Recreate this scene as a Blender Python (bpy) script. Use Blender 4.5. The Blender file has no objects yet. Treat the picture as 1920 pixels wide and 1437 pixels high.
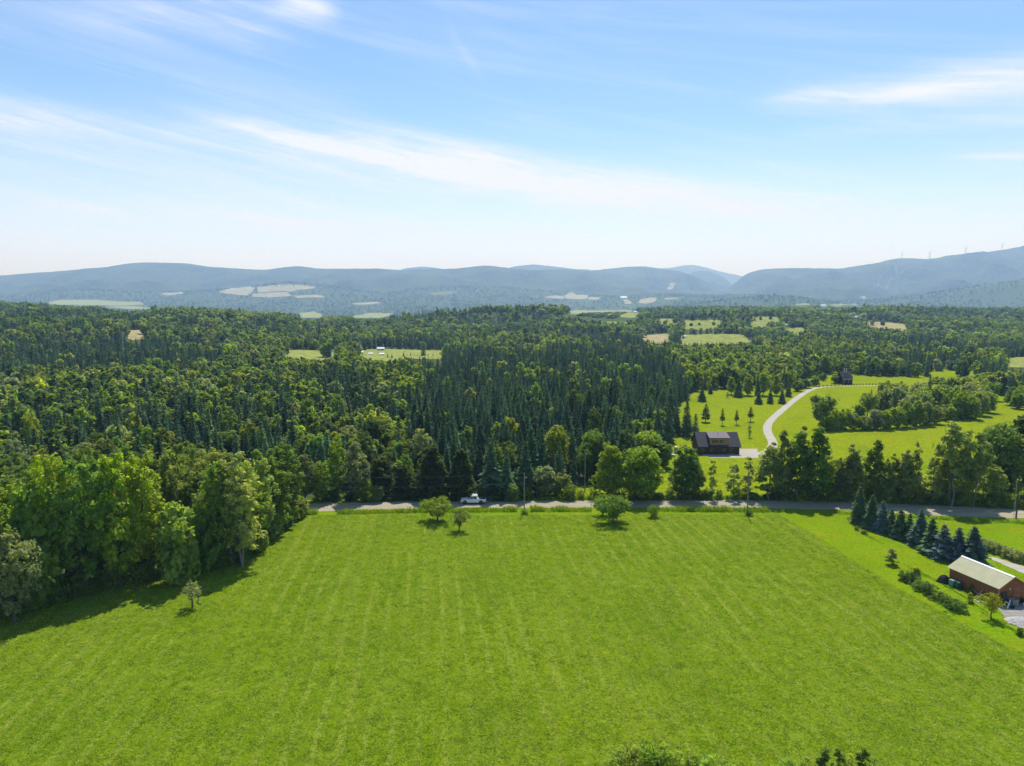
import bpy, bmesh, math, random
import numpy as np
from mathutils import Vector, Matrix
from mathutils.bvhtree import BVHTree
from mathutils.geometry import delaunay_2d_cdt

SC = bpy.context.scene
COL = SC.collection
R = math.radians
rng = np.random.default_rng(7)
random.seed(7)

# ------------------------------------------------------------------ camera
W, Hh, F = 1920.0, 1437.0, 1321.0
CAM_Z, PITCH = 51.0, R(6.8)
cam_d = bpy.data.cameras.new("camera")
cam_d.sensor_width = 36.0
cam_d.lens = 36.0 * F / W
cam_d.clip_start = 1.0
cam_d.clip_end = 80000.0
cam = bpy.data.objects.new("camera", cam_d)
COL.objects.link(cam)
cam.location = (0, 0, CAM_Z)
cam.rotation_euler = (R(90) - PITCH, 0, 0)
SC.camera = cam

# ------------------------------------------------------------------ light
SUN_EL, SUN_AZ = R(58), R(11)          # azimuth clockwise from +Y
sun_d = bpy.data.lights.new("sun", 'SUN')
sun_d.energy = 5.0
sun_d.angle = R(0.53)
sun_d.color = (1.0, 0.96, 0.90)
sun = bpy.data.objects.new("sun", sun_d)
COL.objects.link(sun)
sdir = Vector((math.sin(SUN_AZ) * math.cos(SUN_EL), math.cos(SUN_AZ) * math.cos(SUN_EL), math.sin(SUN_EL)))
sun.rotation_euler = (-sdir).to_track_quat('-Z', 'Y').to_euler()
sun.location = (0, 0, 900)

SC.view_settings.view_transform = 'Standard'
SC.view_settings.look = 'None'
SC.view_settings.gamma = 1.0
SC.view_settings.exposure = 0.12
SC.view_settings.use_curve_mapping = False
SKY_STRENGTH = 0.145

SC.cycles.max_bounces = 8
SC.cycles.diffuse_bounces = 5
SC.cycles.glossy_bounces = 2
SC.cycles.transmission_bounces = 5
SC.cycles.transparent_max_bounces = 4
SC.cycles.volume_bounces = 1
SC.cycles.use_denoising = True
SC.cycles.caustics_reflective = False
SC.cycles.caustics_refractive = False

# ---------- node expression helper
class NB:
    def __init__(s, nt):
        s.nt = nt
    def n(s, t, **k):
        nd = s.nt.nodes.new(t)
        for a, v in k.items():
            setattr(nd, a, v)
        return nd
    def put(s, sock, v):
        if isinstance(v, bpy.types.NodeSocket):
            s.nt.links.new(v, sock)
        elif v is not None:
            sock.default_value = v
    def m(s, op, a, b=None, c=None, clamp=False):
        nd = s.n('ShaderNodeMath', operation=op, use_clamp=clamp)
        for i, v in enumerate((a, b, c)):
            s.put(nd.inputs[i], v)
        return nd.outputs[0]
    def vm(s, op, a, b=None):
        nd = s.n('ShaderNodeVectorMath', operation=op)
        s.put(nd.inputs[0], a)
        if b is not None:
            s.put(nd.inputs[3 if op == 'SCALE' else 1], b)
        return nd.outputs[0]
    def xyz(s, x, y, z):
        nd = s.n('ShaderNodeCombineXYZ')
        for i, v in enumerate((x, y, z)):
            s.put(nd.inputs[i], v)
        return nd.outputs[0]
    def sep(s, v):
        nd = s.n('ShaderNodeSeparateXYZ')
        s.put(nd.inputs[0], v)
        return nd.outputs
    def noise(s, vec, scale, detail=4, rough=0.55, dist=0.0):
        nd = s.n('ShaderNodeTexNoise')
        s.put(nd.inputs['Vector'], vec)
        nd.inputs['Scale'].default_value = scale
        nd.inputs['Detail'].default_value = detail
        nd.inputs['Roughness'].default_value = rough
        nd.inputs['Distortion'].default_value = dist
        return nd.outputs[0]
    def ramp(s, v, a, b, c=0.0, d=1.0):
        nd = s.n('ShaderNodeMapRange', interpolation_type='SMOOTHSTEP')
        s.put(nd.inputs[0], v)
        for i, q in enumerate((a, b, c, d)):
            s.put(nd.inputs[1 + i], q)
        return nd.outputs[0]
    def mix(s, f, a, b, blend='MIX'):
        nd = s.n('ShaderNodeMix', data_type='RGBA', blend_type=blend)
        s.put(nd.inputs[0], f)
        for i, v in ((6, a), (7, b)):
            if isinstance(v, tuple) and len(v) == 3:
                v = v + (1.0,)
            s.put(nd.inputs[i], v)
        return nd.outputs[2]

def ray_dir(px, py):
    v = Vector(((px - 960) / F, math.cos(PITCH), -math.sin(PITCH)))
    return (v + Vector((0, math.sin(PITCH), math.cos(PITCH))) * ((718.5 - py) / F)).normalized()
def azel(px, py):
    d = ray_dir(px, py)
    return math.atan2(d.x, d.y), math.asin(d.z)

# ------------------------------------------------------------------ sky
world = bpy.data.worlds.new("World")
SC.world = world
world.use_nodes = True
wt = world.node_tree
wt.nodes.clear()
b = NB(wt)
sky = b.n('ShaderNodeTexSky', sky_type='NISHITA')
sky.sun_disc = False
sky.sun_elevation = SUN_EL
sky.sun_rotation = SUN_AZ
sky.altitude = 300
sky.air_density = 1.0
sky.dust_density = 0.4
sky.ozone_density = 2.2
tc = b.n('ShaderNodeTexCoord')
dx, dy, dz = b.sep(tc.outputs['Generated'])
az = b.m('ARCTAN2', dx, dy)
el = b.m('ARCSINE', dz)
# wispy streaks: fine noise stretched along the wind
shear = b.m('ADD', el, b.m('MULTIPLY', az, 0.17))
wv = b.xyz(b.m('MULTIPLY', az, 1.3), b.m('MULTIPLY', shear, 19.0), 0.3)
wisp = b.noise(wv, 1.7, 10, 0.66, 0.4)
shear2 = b.m('SUBTRACT', el, b.m('MULTIPLY', az, 0.16))
wv2 = b.xyz(b.m('MULTIPLY', az, 4.0), b.m('MULTIPLY', shear2, 20.0), 4.3)
wisp2 = b.noise(wv2, 2.2, 8, 0.66, 0.6)
def band(p0, p1, w0, w1, soft=0.12, skew=1.0):
    """soft streak of cirrus between two directions of the sky; w0, w1: half widths (radians)"""
    (a0, e0), (a1, e1) = azel(*p0), azel(*p1)
    t = b.m('DIVIDE', b.m('SUBTRACT', az, a0), a1 - a0)
    ec = b.m('ADD', e0, b.m('MULTIPLY', t, e1 - e0))
    wd = b.m('MAXIMUM', b.m('ADD', w0, b.m('MULTIPLY', t, w1 - w0)), 0.004)
    wob = b.m('MULTIPLY', b.m('SUBTRACT', b.noise(b.xyz(b.m('MULTIPLY', az, 6.0), p0[1] * 0.01, 0.0), 1.0, 3), 0.5), b.m('MULTIPLY', wd, 1.6))
    q = b.m('DIVIDE', b.m('SUBTRACT', b.m('SUBTRACT', el, ec), wob), wd)
    g = b.m('EXPONENT', b.m('MULTIPLY', b.m('MULTIPLY', q, q), -1.0))
    e_a = b.ramp(t, -soft, soft)
    e_b = b.ramp(t, 1.0 - soft, 1.0 + soft, 1.0, 0.0)
    return b.m('MULTIPLY', g, b.m('MULTIPLY', e_a, e_b))
acc = None
for p0, p1, w0, w1, amp in (
        ((-300, 160), (900, 300), 0.013, 0.030, 0.62),
        ((-300, 175), (1350, 355), 0.045, 0.050, 0.26),
        ((420, 225), (1240, 362), 0.022, 0.024, 0.66),
        ((860, 285), (1200, 383), 0.013, 0.007, 0.55),
        ((1050, 345), (1620, 372), 0.018, 0.008, 0.60),
        ((1290, 390), (1760, 400), 0.012, 0.005, 0.50),
        ((1440, 195), (2100, 120), 0.012, 0.030, 0.85),
        ((1500, 245), (2000, 215), 0.010, 0.010, 0.30),
        ((1800, 293), (2050, 291), 0.004, 0.004, 0.75),
        ((30, 372), (240, 402), 0.010, 0.008, 0.45),
        ((300, 395), (1080, 446), 0.022, 0.008, 0.45),
        ((130, -10), (520, 50), 0.026, 0.026, 0.70),
        ((510, -10), (620, 15), 0.018, 0.016, 0.80),
        ((840, 50), (905, 150), 0.012, 0.010, 0.14)):
    g = b.m('MULTIPLY', band(p0, p1, w0, w1, 0.3 if p1[0] - p0[0] < 400 else 0.14), amp)
    acc = g if acc is None else b.m('ADD', acc, g)
tex = b.m('ADD', 0.30, b.m('ADD', b.m('MULTIPLY', b.ramp(wisp, 0.34, 0.68), 0.75), b.m('MULTIPLY', b.ramp(wisp2, 0.40, 0.72), 0.22)))
cl = b.m('MULTIPLY', acc, tex, clamp=True)
thin = b.m('MULTIPLY', b.ramp(wisp, 0.42, 0.74), 0.20)
veil = b.ramp(el, -0.01, 0.235, 0.85, 0.0)     # thin high veil, thicker along the line of sight near the horizon
cov = b.m('ADD', b.m('ADD', b.m('MULTIPLY', cl, 0.85), thin), veil, clamp=True)
cov = b.m('MULTIPLY', cov, b.ramp(el, -0.05, 0.0))
hs = b.n('ShaderNodeHueSaturation')
hs.inputs['Saturation'].default_value = 1.18
wt.links.new(sky.outputs[0], hs.inputs['Color'])
skyc = b.mix(cov, hs.outputs[0], (5.9, 6.2, 8.3))
bg = b.n('ShaderNodeBackground')
bg.inputs[1].default_value = SKY_STRENGTH
wt.links.new(skyc, bg.inputs[0])
wo = b.n('ShaderNodeOutputWorld')
wt.links.new(bg.outputs[0], wo.inputs[0])

# ------------------------------------------------------------------ small helpers
def tag(o, label=None, cat=None, group=None, kind=None):
    if label: o['label'] = label
    if cat: o['category'] = cat
    if group: o['group'] = group
    if kind: o['kind'] = kind
    return o

def mesh_np(name, verts, faces, mats=(), smooth=False, midx=None):
    """faces: (n,3) or (n,4) int array, or a list of such arrays"""
    me = bpy.data.meshes.new(name)
    verts = np.asarray(verts, dtype=np.float32)
    fl = faces if isinstance(faces, list) else [faces]
    fl = [np.asarray(f, dtype=np.int32) for f in fl if len(f)]
    me.vertices.add(len(verts))
    me.vertices.foreach_set('co', verts.ravel())
    loops = np.concatenate([f.ravel() for f in fl])
    tot = np.concatenate([np.full(len(f), f.shape[1], np.int32) for f in fl])
    me.loops.add(len(loops))
    me.loops.foreach_set('vertex_index', loops)
    me.polygons.add(len(tot))
    st = np.concatenate([[0], np.cumsum(tot)[:-1]]).astype(np.int32)
    me.polygons.foreach_set('loop_start', st)
    me.polygons.foreach_set('loop_total', tot)
    if smooth:
        me.polygons.foreach_set('use_smooth', np.ones(len(tot), bool))
    for m_ in mats:
        me.materials.append(m_)
    if midx is not None:
        me.polygons.foreach_set('material_index', np.asarray(midx, np.int32))
    me.update()
    me.validate()
    return me

def link(name, me, parent=None, loc=(0, 0, 0)):
    o = bpy.data.objects.new(name, me)
    COL.objects.link(o)
    o.location = loc
    if parent is not None:
        o.parent = parent
    return o

def empty(name, loc, rz=0.0):
    o = bpy.data.objects.new(name, None)
    o.empty_display_size = 0.5
    COL.objects.link(o)
    o.location = loc
    o.rotation_euler = (0, 0, rz)
    return o

class MB:
    """collects simple solids into one mesh"""
    def __init__(s):
        s.v, s.f = [], []
    def add(s, verts, faces):
        k = len(s.v)
        s.v += [tuple(p) for p in verts]
        s.f += [tuple(i + k for i in f) for f in faces]
        return s
    def box(s, x0, x1, y0, y1, z0, z1, rot=None, piv=(0, 0, 0)):
        vs = [Vector((x, y, z)) for z in (z0, z1) for x, y in ((x0, y0), (x1, y0), (x1, y1), (x0, y1))]
        if rot is not None:
            p = Vector(piv)
            vs = [rot @ (v - p) + p for v in vs]
        return s.add(vs, [(3, 2, 1, 0), (4, 5, 6, 7), (0, 1, 5, 4), (1, 2, 6, 5), (2, 3, 7, 6), (3, 0, 4, 7)])
    def prism(s, prof, x0, x1, axis='x'):
        """profile (a,b) extruded along an axis; prof counter-clockwise seen from +axis"""
        n = len(prof)
        if axis == 'x':
            vs = [(x0, p, q) for p, q in prof] + [(x1, p, q) for p, q in prof]
        else:
            vs = [(p, x0, q) for p, q in prof] + [(p, x1, q) for p, q in prof]
        fs = [tuple(range(n - 1, -1, -1)), tuple(range(n, 2 * n))]
        fs += [(i, (i + 1) % n, n + (i + 1) % n, n + i) for i in range(n)]
        return s.add(vs, fs)
    def tube(s, pts, rad, sides=8, cap=True):
        pts = [Vector(p) for p in pts]
        if not hasattr(rad, '__len__'):
            rad = [rad] * len(pts)
        k = len(s.v)
        for i, p in enumerate(pts):
            d = (pts[min(i + 1, len(pts) - 1)] - pts[max(i - 1, 0)]).normalized()
            a = d.cross(Vector((0, 0, 1)) if abs(d.z) < 0.9 else Vector((1, 0, 0))).normalized()
            c = d.cross(a)
            for j in range(sides):
                t = 2 * math.pi * j / sides
                s.v.append(tuple(p + (a * math.cos(t) + c * math.sin(t)) * rad[i]))
        for i in range(len(pts) - 1):
            for j in range(sides):
                j2 = (j + 1) % sides
                s.f.append((k + i * sides + j, k + i * sides + j2, k + (i + 1) * sides + j2, k + (i + 1) * sides + j))
        if cap:
            s.f.append(tuple(k + j for j in range(sides - 1, -1, -1)))
            e = k + (len(pts) - 1) * sides
            s.f.append(tuple(e + j for j in range(sides)))
        return s
    def build(s, name, mat, parent=None, loc=(0, 0, 0), smooth=False, fix=True):
        me = bpy.data.meshes.new(name)
        me.from_pydata(s.v, [], s.f)
        if fix:
            bm = bmesh.new(); bm.from_mesh(me)
            bmesh.ops.recalc_face_normals(bm, faces=bm.faces)
            bm.to_mesh(me); bm.free()
        me.materials.append(mat)
        if smooth:
            for p in me.polygons: p.use_smooth = True
        me.update()
        return link(name, me, parent, loc)

# value noise, vectorised
_tab = rng.random((256, 256))
def vnoise(x, y):
    x = np.asarray(x, float); y = np.asarray(y, float)
    xi = np.floor(x).astype(int); yi = np.floor(y).astype(int)
    fx = x - xi; fy = y - yi
    fx = fx * fx * (3 - 2 * fx); fy = fy * fy * (3 - 2 * fy)
    g = lambda i, j: _tab[i & 255, j & 255]
    return (g(xi, yi) * (1 - fx) + g(xi + 1, yi) * fx) * (1 - fy) + (g(xi, yi + 1) * (1 - fx) + g(xi + 1, yi + 1) * fx) * fy
def fbm(x, y, o=4):
    s = 0; a = 0.5; t = 0
    for k in range(o):
        s = s + a * vnoise(x * 2 ** k + 17.3 * k, y * 2 ** k + 9.1 * k)
        t += a; a *= 0.5
    return s / t
def sst(a, b_, x):
    t = np.clip((x - a) / (b_ - a), 0, 1)
    return t * t * (3 - 2 * t)

def project(p):
    p = np.asarray(p, float)
    x, y, z = p[..., 0], p[..., 1], p[..., 2] - CAM_Z
    dep = y * math.cos(PITCH) - z * math.sin(PITCH)
    up = y * math.sin(PITCH) + z * math.cos(PITCH)
    return 960 + F * x / dep, 718.5 - F * up / dep, dep

def inside(poly, x, y):
    poly = np.asarray(poly, float)
    c = np.zeros(np.shape(x), bool)
    n = len(poly)
    for i in range(n):
        x0, y0 = poly[i]; x1, y1 = poly[(i + 1) % n]
        if y0 == y1: continue
        hit = ((y0 > y) != (y1 > y)) & (x < (x1 - x0) * (y - y0) / (y1 - y0) + x0)
        c ^= hit
    return c

def flat(px, py, z=0.0):
    """pixel ray to the level ground near the camera"""
    d = ray_dir(px, py)
    t = (z - CAM_Z) / d.z
    return (d.x * t, d.y * t)

# ------------------------------------------------------------------ materials
def mat(name, build):
    m_ = bpy.data.materials.new(name)
    m_.use_nodes = True
    nt = m_.node_tree
    nt.nodes.clear()
    nb = NB(nt)
    out = nb.n('ShaderNodeOutputMaterial')
    build(nb, out)
    return m_

def simple(name, col, rough=0.7, var=0.15, scale=3.0, metal=0.0, spec=0.3, bump=0.0):
    def f(nb, out):
        t = nb.n('ShaderNodeTexCoord').outputs['Object']
        n_ = nb.noise(t, scale, 5)
        c = nb.mix(nb.ramp(n_, 0.3, 0.7), tuple(v * (1 - var) for v in col), tuple(min(1, v * (1 + var)) for v in col))
        p = nb.n('ShaderNodeBsdfPrincipled')
        nb.put(p.inputs['Base Color'], c)
        p.inputs['Roughness'].default_value = rough
        p.inputs['Metallic'].default_value = metal
        p.inputs['Specular IOR Level'].default_value = spec
        if bump:
            bp = nb.n('ShaderNodeBump')
            bp.inputs['Strength'].default_value = bump
            nb.put(bp.inputs['Height'], nb.noise(t, scale * 6, 3))
            nb.put(p.inputs['Normal'], bp.outputs[0])
        nb.nt.links.new(p.outputs[0], out.inputs[0])
    return mat(name, f)

def foliage(name, trans=0.4, tcol=(1.5, 1.35, 0.45), rough=0.55, spec=0.35):
    """leaf material: colour comes from the tree's own tint"""
    def f(nb, out):
        at = nb.n('ShaderNodeAttribute', attribute_type='INSTANCER', attribute_name='tint')
        obj = nb.n('ShaderNodeTexCoord').outputs['Object']
        v = nb.noise(obj, 0.9, 3)
        k = nb.ramp(v, 0.25, 0.75, 0.72, 1.28)
        c = nb.vm('SCALE', at.outputs['Color'], k)
        p = nb.n('ShaderNodeBsdfPrincipled')
        nb.put(p.inputs['Base Color'], c)
        p.inputs['Roughness'].default_value = rough
        p.inputs['Specular IOR Level'].default_value = spec
        t = nb.n('ShaderNodeBsdfTranslucent')
        nb.put(t.inputs[0], nb.vm('MULTIPLY', c, tcol))
        mx = nb.n('ShaderNodeMixShader')
        mx.inputs[0].default_value = trans
        nb.nt.links.new(p.outputs[0], mx.inputs[1])
        nb.nt.links.new(t.outputs[0], mx.inputs[2])
        nb.nt.links.new(mx.outputs[0], out.inputs[0])
    return mat(name, f)

M_LEAF = foliage("broad leaves", 0.54, (1.6, 1.5, 0.45), 0.6, 0.12)
M_NEEDLE = foliage("conifer needles", 0.30, (1.3, 1.3, 0.7), 0.8, 0.04)
M_BARK = simple("bark", (0.10, 0.085, 0.07), 0.9, 0.35, 2.0, bump=0.4)
M_PALEBARK = simple("pale bark", (0.17, 0.16, 0.14), 0.85, 0.3, 2.5)

def grass(name, a, bcol, dry, rows=None, fine=1.0, bump=0.5, dryness=0.25, dark_specks=True, yellow=0.0):
    """a, bcol: two greens; dry: straw tint; rows = (direction, spacing) of mowing rows"""
    def f(nb, out):
        pos = nb.n('ShaderNodeNewGeometry').outputs['Position']
        big = nb.noise(pos, 0.018, 4, 0.6)
        mid = nb.noise(pos, 0.22, 4, 0.6)
        fin = nb.noise(pos, 2.2 * fine, 4, 0.7)
        c = nb.mix(nb.ramp(big, 0.3, 0.7), a, bcol)
        c = nb.mix(nb.m('MULTIPLY', nb.ramp(mid, 0.42, 0.75), dryness), c, dry)
        blot = nb.noise(pos, 0.07, 5, 0.62, 0.4)
        c = nb.mix(nb.ramp(blot, 0.28, 0.55, 0.55, 0.0), c, nb.vm('MULTIPLY', c, (0.62, 0.72, 0.7)))
        fleck = nb.noise(pos, 0.75 * fine, 4, 0.75)
        c = nb.mix(nb.ramp(fleck, 0.50, 0.66, 0.0, 0.62), c, nb.vm('MULTIPLY', c, (0.55, 0.68, 0.7)))
        c = nb.mix(nb.ramp(fleck, 0.46, 0.30, 0.0, 0.55), c, nb.vm('MULTIPLY', c, (1.35, 1.22, 1.6)))
        if rows:
            ang, sp = rows
            x, y, z = nb.sep(pos)
            u = nb.m('SUBTRACT', nb.m('MULTIPLY', x, math.cos(ang)), nb.m('MULTIPLY', y, math.sin(ang)))
            v = nb.m('ADD', nb.m('MULTIPLY', x, math.sin(ang)), nb.m('MULTIPLY', y, math.cos(ang)))
            wob = nb.m('MULTIPLY', nb.noise(nb.xyz(nb.m('MULTIPLY', u, 0.015), nb.m('MULTIPLY', v, 0.012), 0.0), 1.0, 2), 7.0)
            w = nb.m('SINE', nb.m('MULTIPLY', nb.m('ADD', u, wob), 2 * math.pi / sp))
            line = nb.ramp(w, 0.45, 1.0)
            stre = nb.noise(nb.xyz(nb.m('MULTIPLY', u, 1.1), nb.m('MULTIPLY', v, 0.07), 0.0), 1.0, 5, 0.65)
            fade = nb.ramp(nb.noise(nb.xyz(nb.m('MULTIPLY', u, 0.05), nb.m('MULTIPLY', v, 0.03), 7.0), 1.0, 3), 0.38, 0.65)
            c = nb.mix(nb.m('MULTIPLY', nb.m('MULTIPLY', line, fade), 0.62), c, dry)
            c = nb.mix(nb.ramp(stre, 0.3, 0.75, 0.0, 0.34), c, dry)
            # rows running across, worked last along the near edge
            st2 = nb.noise(nb.xyz(nb.m('MULTIPLY', x, 0.05), nb.m('MULTIPLY', y, 0.8), 3.0), 1.0, 5, 0.65)
            near = nb.ramp(y, 74.0, 96.0, 1.0, 0.25)
            dk = nb.m('MULTIPLY', nb.ramp(st2, 0.56, 0.74), near)
            c = nb.mix(nb.m('MULTIPLY', dk, 0.45), c, tuple(q * 0.55 for q in a))
        if dark_specks:
            sp_ = nb.noise(pos, 0.9, 2, 0.4)
            c = nb.mix(nb.ramp(sp_, 0.70, 0.80, 0.0, 0.5), c, tuple(q * 0.4 for q in a))
        if yellow:
            yl = nb.noise(pos, 0.05, 5, 0.7)
            c = nb.mix(nb.ramp(yl, 0.56, 0.72, 0.0, yellow), c, (0.30, 0.24, 0.008))
        c = nb.mix(nb.ramp(fin, 0.25, 0.8), nb.vm('SCALE', c, 0.66), nb.vm('SCALE', c, 1.30))
        p = nb.n('ShaderNodeBsdfPrincipled')
        nb.put(p.inputs['Base Color'], c)
        p.inputs['Roughness'].default_value = 0.85
        p.inputs['Specular IOR Level'].default_value = 0.0
        bp = nb.n('ShaderNodeBump')
        bp.inputs['Strength'].default_value = bump
        bp.inputs['Distance'].default_value = 0.25
        nb.put(bp.inputs['Height'], nb.m('ADD', fin, nb.m('MULTIPLY', mid, 0.8)))
        nb.put(p.inputs['Normal'], bp.outputs[0])
        nb.nt.links.new(p.outputs[0], out.inputs[0])
    return mat(name, f)

M_HAY = grass("mown hayfield", (0.122, 0.200, 0.003), (0.150, 0.214, 0.003), (0.225, 0.275, 0.036), rows=(R(-6), 3.1), dryness=0.18)
M_LAWN = grass("lawn grass", (0.145, 0.270, 0.005), (0.185, 0.272, 0.005), (0.24, 0.25, 0.01), dryness=0.7, yellow=0.7)
M_MEADOW = grass("meadow grass", (0.200, 0.272, 0.006), (0.230, 0.280, 0.007), (0.29, 0.28, 0.018), fine=0.5, dryness=0.5, dark_specks=False, yellow=0.35)
M_FARFIELD = grass("far pasture", (0.24, 0.28, 0.06), (0.29, 0.32, 0.08), (0.35, 0.32, 0.12), fine=0.1, dryness=0.6, dark_specks=False)
M_STRAW = grass("ripe field", (0.36, 0.30, 0.14), (0.40, 0.34, 0.17), (0.30, 0.30, 0.10), fine=0.1, dryness=0.5, dark_specks=False)
M_PALE = grass("pale distant field", (0.34, 0.33, 0.20), (0.40, 0.37, 0.24), (0.26, 0.30, 0.13), fine=0.03, dryness=0.4, dark_specks=False)
M_RUN = grass("ski run grass", (0.16, 0.18, 0.08), (0.20, 0.21, 0.10), (0.22, 0.2, 0.12), fine=0.03, dryness=0.4, dark_specks=False)

def forest_floor(name, cols, sc, bump, bdist, sc2=0.004):
    def f(nb, out):
        pos = nb.n('ShaderNodeNewGeometry').outputs['Position']
        big = nb.noise(pos, sc2, 5, 0.6)
        fin = nb.noise(pos, sc, 5, 0.72)
        c = nb.mix(nb.ramp(big, 0.35, 0.65), cols[0], cols[1])
        c = nb.mix(nb.ramp(fin, 0.42, 0.72), c, cols[2])
        p = nb.n('ShaderNodeBsdfPrincipled')
        nb.put(p.inputs['Base Color'], c)
        p.inputs['Roughness'].default_value = 0.9
        p.inputs['Specular IOR Level'].default_value = 0.08
        bp = nb.n('ShaderNodeBump')
        bp.inputs['Strength'].default_value = bump
        bp.inputs['Distance'].default_value = bdist
        nb.put(bp.inputs['Height'], fin)
        nb.put(p.inputs['Normal'], bp.outputs[0])
        nb.nt.links.new(p.outputs[0], out.inputs[0])
    return mat(name, f)
M_GROUND = forest_floor("wooded ground", ((0.045, 0.075, 0.022), (0.060, 0.092, 0.026), (0.080, 0.125, 0.03)), 0.25, 0.8, 1.2)
M_MOUNT = forest_floor("forested mountain", ((0.018, 0.036, 0.018), (0.070, 0.100, 0.036), (0.110, 0.150, 0.050)), 0.022, 1.0, 20.0, 0.0022)

def road_mat(name, base, dust, veg=None):
    def f(nb, out):
        pos = nb.n('ShaderNodeNewGeometry').outputs['Position']
        x, y, z = nb.sep(pos)
        st = nb.noise(nb.xyz(nb.m('MULTIPLY', x, 0.06), nb.m('MULTIPLY', y, 1.3), 0.0), 1.0, 4, 0.6)
        fin = nb.noise(pos, 4.0, 4, 0.7)
        c = nb.mix(nb.ramp(st, 0.35, 0.65), base, dust)
        if veg:
            c = nb.mix(nb.ramp(nb.noise(pos, 0.35, 4, 0.6), 0.52, 0.72, 0.0, 0.5), c, veg)
        c = nb.mix(nb.ramp(fin, 0.2, 0.8), nb.vm('SCALE', c, 0.8), nb.vm('SCALE', c, 1.18))
        p = nb.n('ShaderNodeBsdfPrincipled')
        nb.put(p.inputs['Base Color'], c)
        p.inputs['Roughness'].default_value = 0.9
        p.inputs['Specular IOR Level'].default_value = 0.15
        bp = nb.n('ShaderNodeBump')
        bp.inputs['Strength'].default_value = 0.4
        bp.inputs['Distance'].default_value = 0.05
        nb.put(bp.inputs['Height'], fin)
        nb.put(p.inputs['Normal'], bp.outputs[0])
        nb.nt.links.new(p.outputs[0], out.inputs[0])
    return mat(name, f)
M_ROAD = road_mat("gravel road", (0.29, 0.26, 0.17), (0.38, 0.335, 0.23))
M_DRIVE = road_mat("gravel drive", (0.36, 0.33, 0.27), (0.44, 0.40, 0.34))
M_YARD = road_mat("gravel yard", (0.22, 0.21, 0.19), (0.32, 0.30, 0.27), (0.14, 0.17, 0.05))

# ------------------------------------------------------------------ terrain
_cx = [-1500, -600, 0, 200, 400, 560, 700, 860, 1000, 1060, 1200, 1400, 1600, 1920, 2500, 3400]
_ch = [20, 36, 32, 27, 17, 4, -9, -2, 8, 12, 17, 18, 17, 12, 10, 8]
_cdx = [-1500, 0, 560, 700, 1000, 1200, 3400]
_cd = [1250, 1300, 1350, 1500, 1700, 1900, 1900]
def height(x, y):
    x = np.asarray(x, float); y = np.asarray(y, float)
    yy = np.maximum(y, 30.0)
    px = 960 + F * np.clip(x / yy, -2.5, 2.5)
    hc = np.interp(px, _cx, _ch)
    dc = np.interp(px, _cdx, _cd)
    q = yy / dc
    up = sst(0.36, 1.0, q)
    z = hc * up
    z = z + (fbm(x / 300.0, y / 240.0, 3) - 0.5) * 26 * sst(520, 900, yy) * (1 - 0.6 * sst(0.8, 1.0, q) * (1 - sst(1.0, 1.1, q)))
    for (hx, hd, hz, sx, sy) in ((250, 960, 13, 230, 80), (900, 1240, 24, 210, 110), (1040, 960, 11, 150, 60), (620, 1080, 9, 200, 70), (1720, 1480, 16, 330, 110), (1480, 1180, 10, 240, 70), (60, 760, 8, 180, 60), (1850, 1020, 8, 200, 60)):
        z = z + hz * np.exp(-((x - (hx - 960) / F * hd) / sx) ** 2 - ((y - hd) / sy) ** 2)
    # the valley beyond the near hills
    val = sst(1.02, 2.0, q)
    z = z * (1 - val) + val * (-58 + (fbm(x / 700.0, y / 700.0, 4) - 0.5) * 50)
    far = sst(4300, 8200, yy)
    z = z + far * (165 + (fbm(x / 900.0 + 5, y / 900.0, 4) - 0.5) * 110)
    for (hx, hd, hz, sx, sy) in ((560, 6800, 130, 620, 520), (1450, 5000, 120, 560, 520), (250, 6900, 70, 1100, 400), (1990, 5600, 235, 1050, 620), (1250, 6300, 60, 700, 500), (880, 7300, 70, 800, 400)):
        cx_ = (hx - 960) / F * hd
        z = z + hz * np.exp(-((x - cx_) / sx) ** 2 - ((y - hd) / sy) ** 2)
    return np.where(y < 30, 0.0, z)

azs = np.concatenate([np.arange(-180, -60, 3.0), np.arange(-60, 60, 0.4), np.arange(60, 180.1, 3.0)])
rad = np.concatenate([[0.01], np.geomspace(12, 23000, 190)])
A, RR = np.meshgrid(np.radians(azs), rad, indexing='ij')
gx, gy = RR * np.sin(A), RR * np.cos(A)
gz = height(gx, gy)
nv = len(rad)
gv = np.stack([gx, gy, gz], -1).reshape(-1, 3)
ii, jj = np.meshgrid(np.arange(len(azs) - 1), np.arange(nv - 1), indexing='ij')
k0 = (ii * nv + jj).ravel()
gf = np.stack([k0, k0 + nv, k0 + nv + 1, k0 + 1], -1)[:, ::-1]
gme = mesh_np("ground", gv, gf, (M_GROUND,), True)
ground = tag(link("ground", gme), kind='structure')
BV = [BVHTree.FromPolygons(gv.tolist(), gf.tolist())]

def cast(px, py, trees=None):
    o = Vector((0, 0, CAM_Z)); d = ray_dir(px, py)
    best = None
    for t in (trees or BV):
        hit = t.ray_cast(o, d)
        if hit[0] is not None and (best is None or hit[3] < best[1]):
            best = (hit[0], hit[3])
    return best[0] if best else None
def drop(x, y):
    best = -1e9
    for t in BV:
        h = t.ray_cast(Vector((x, y, 3000)), Vector((0, 0, -1)))
        if h[0] is not None: best = max(best, h[0].z)
    return best

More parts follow.
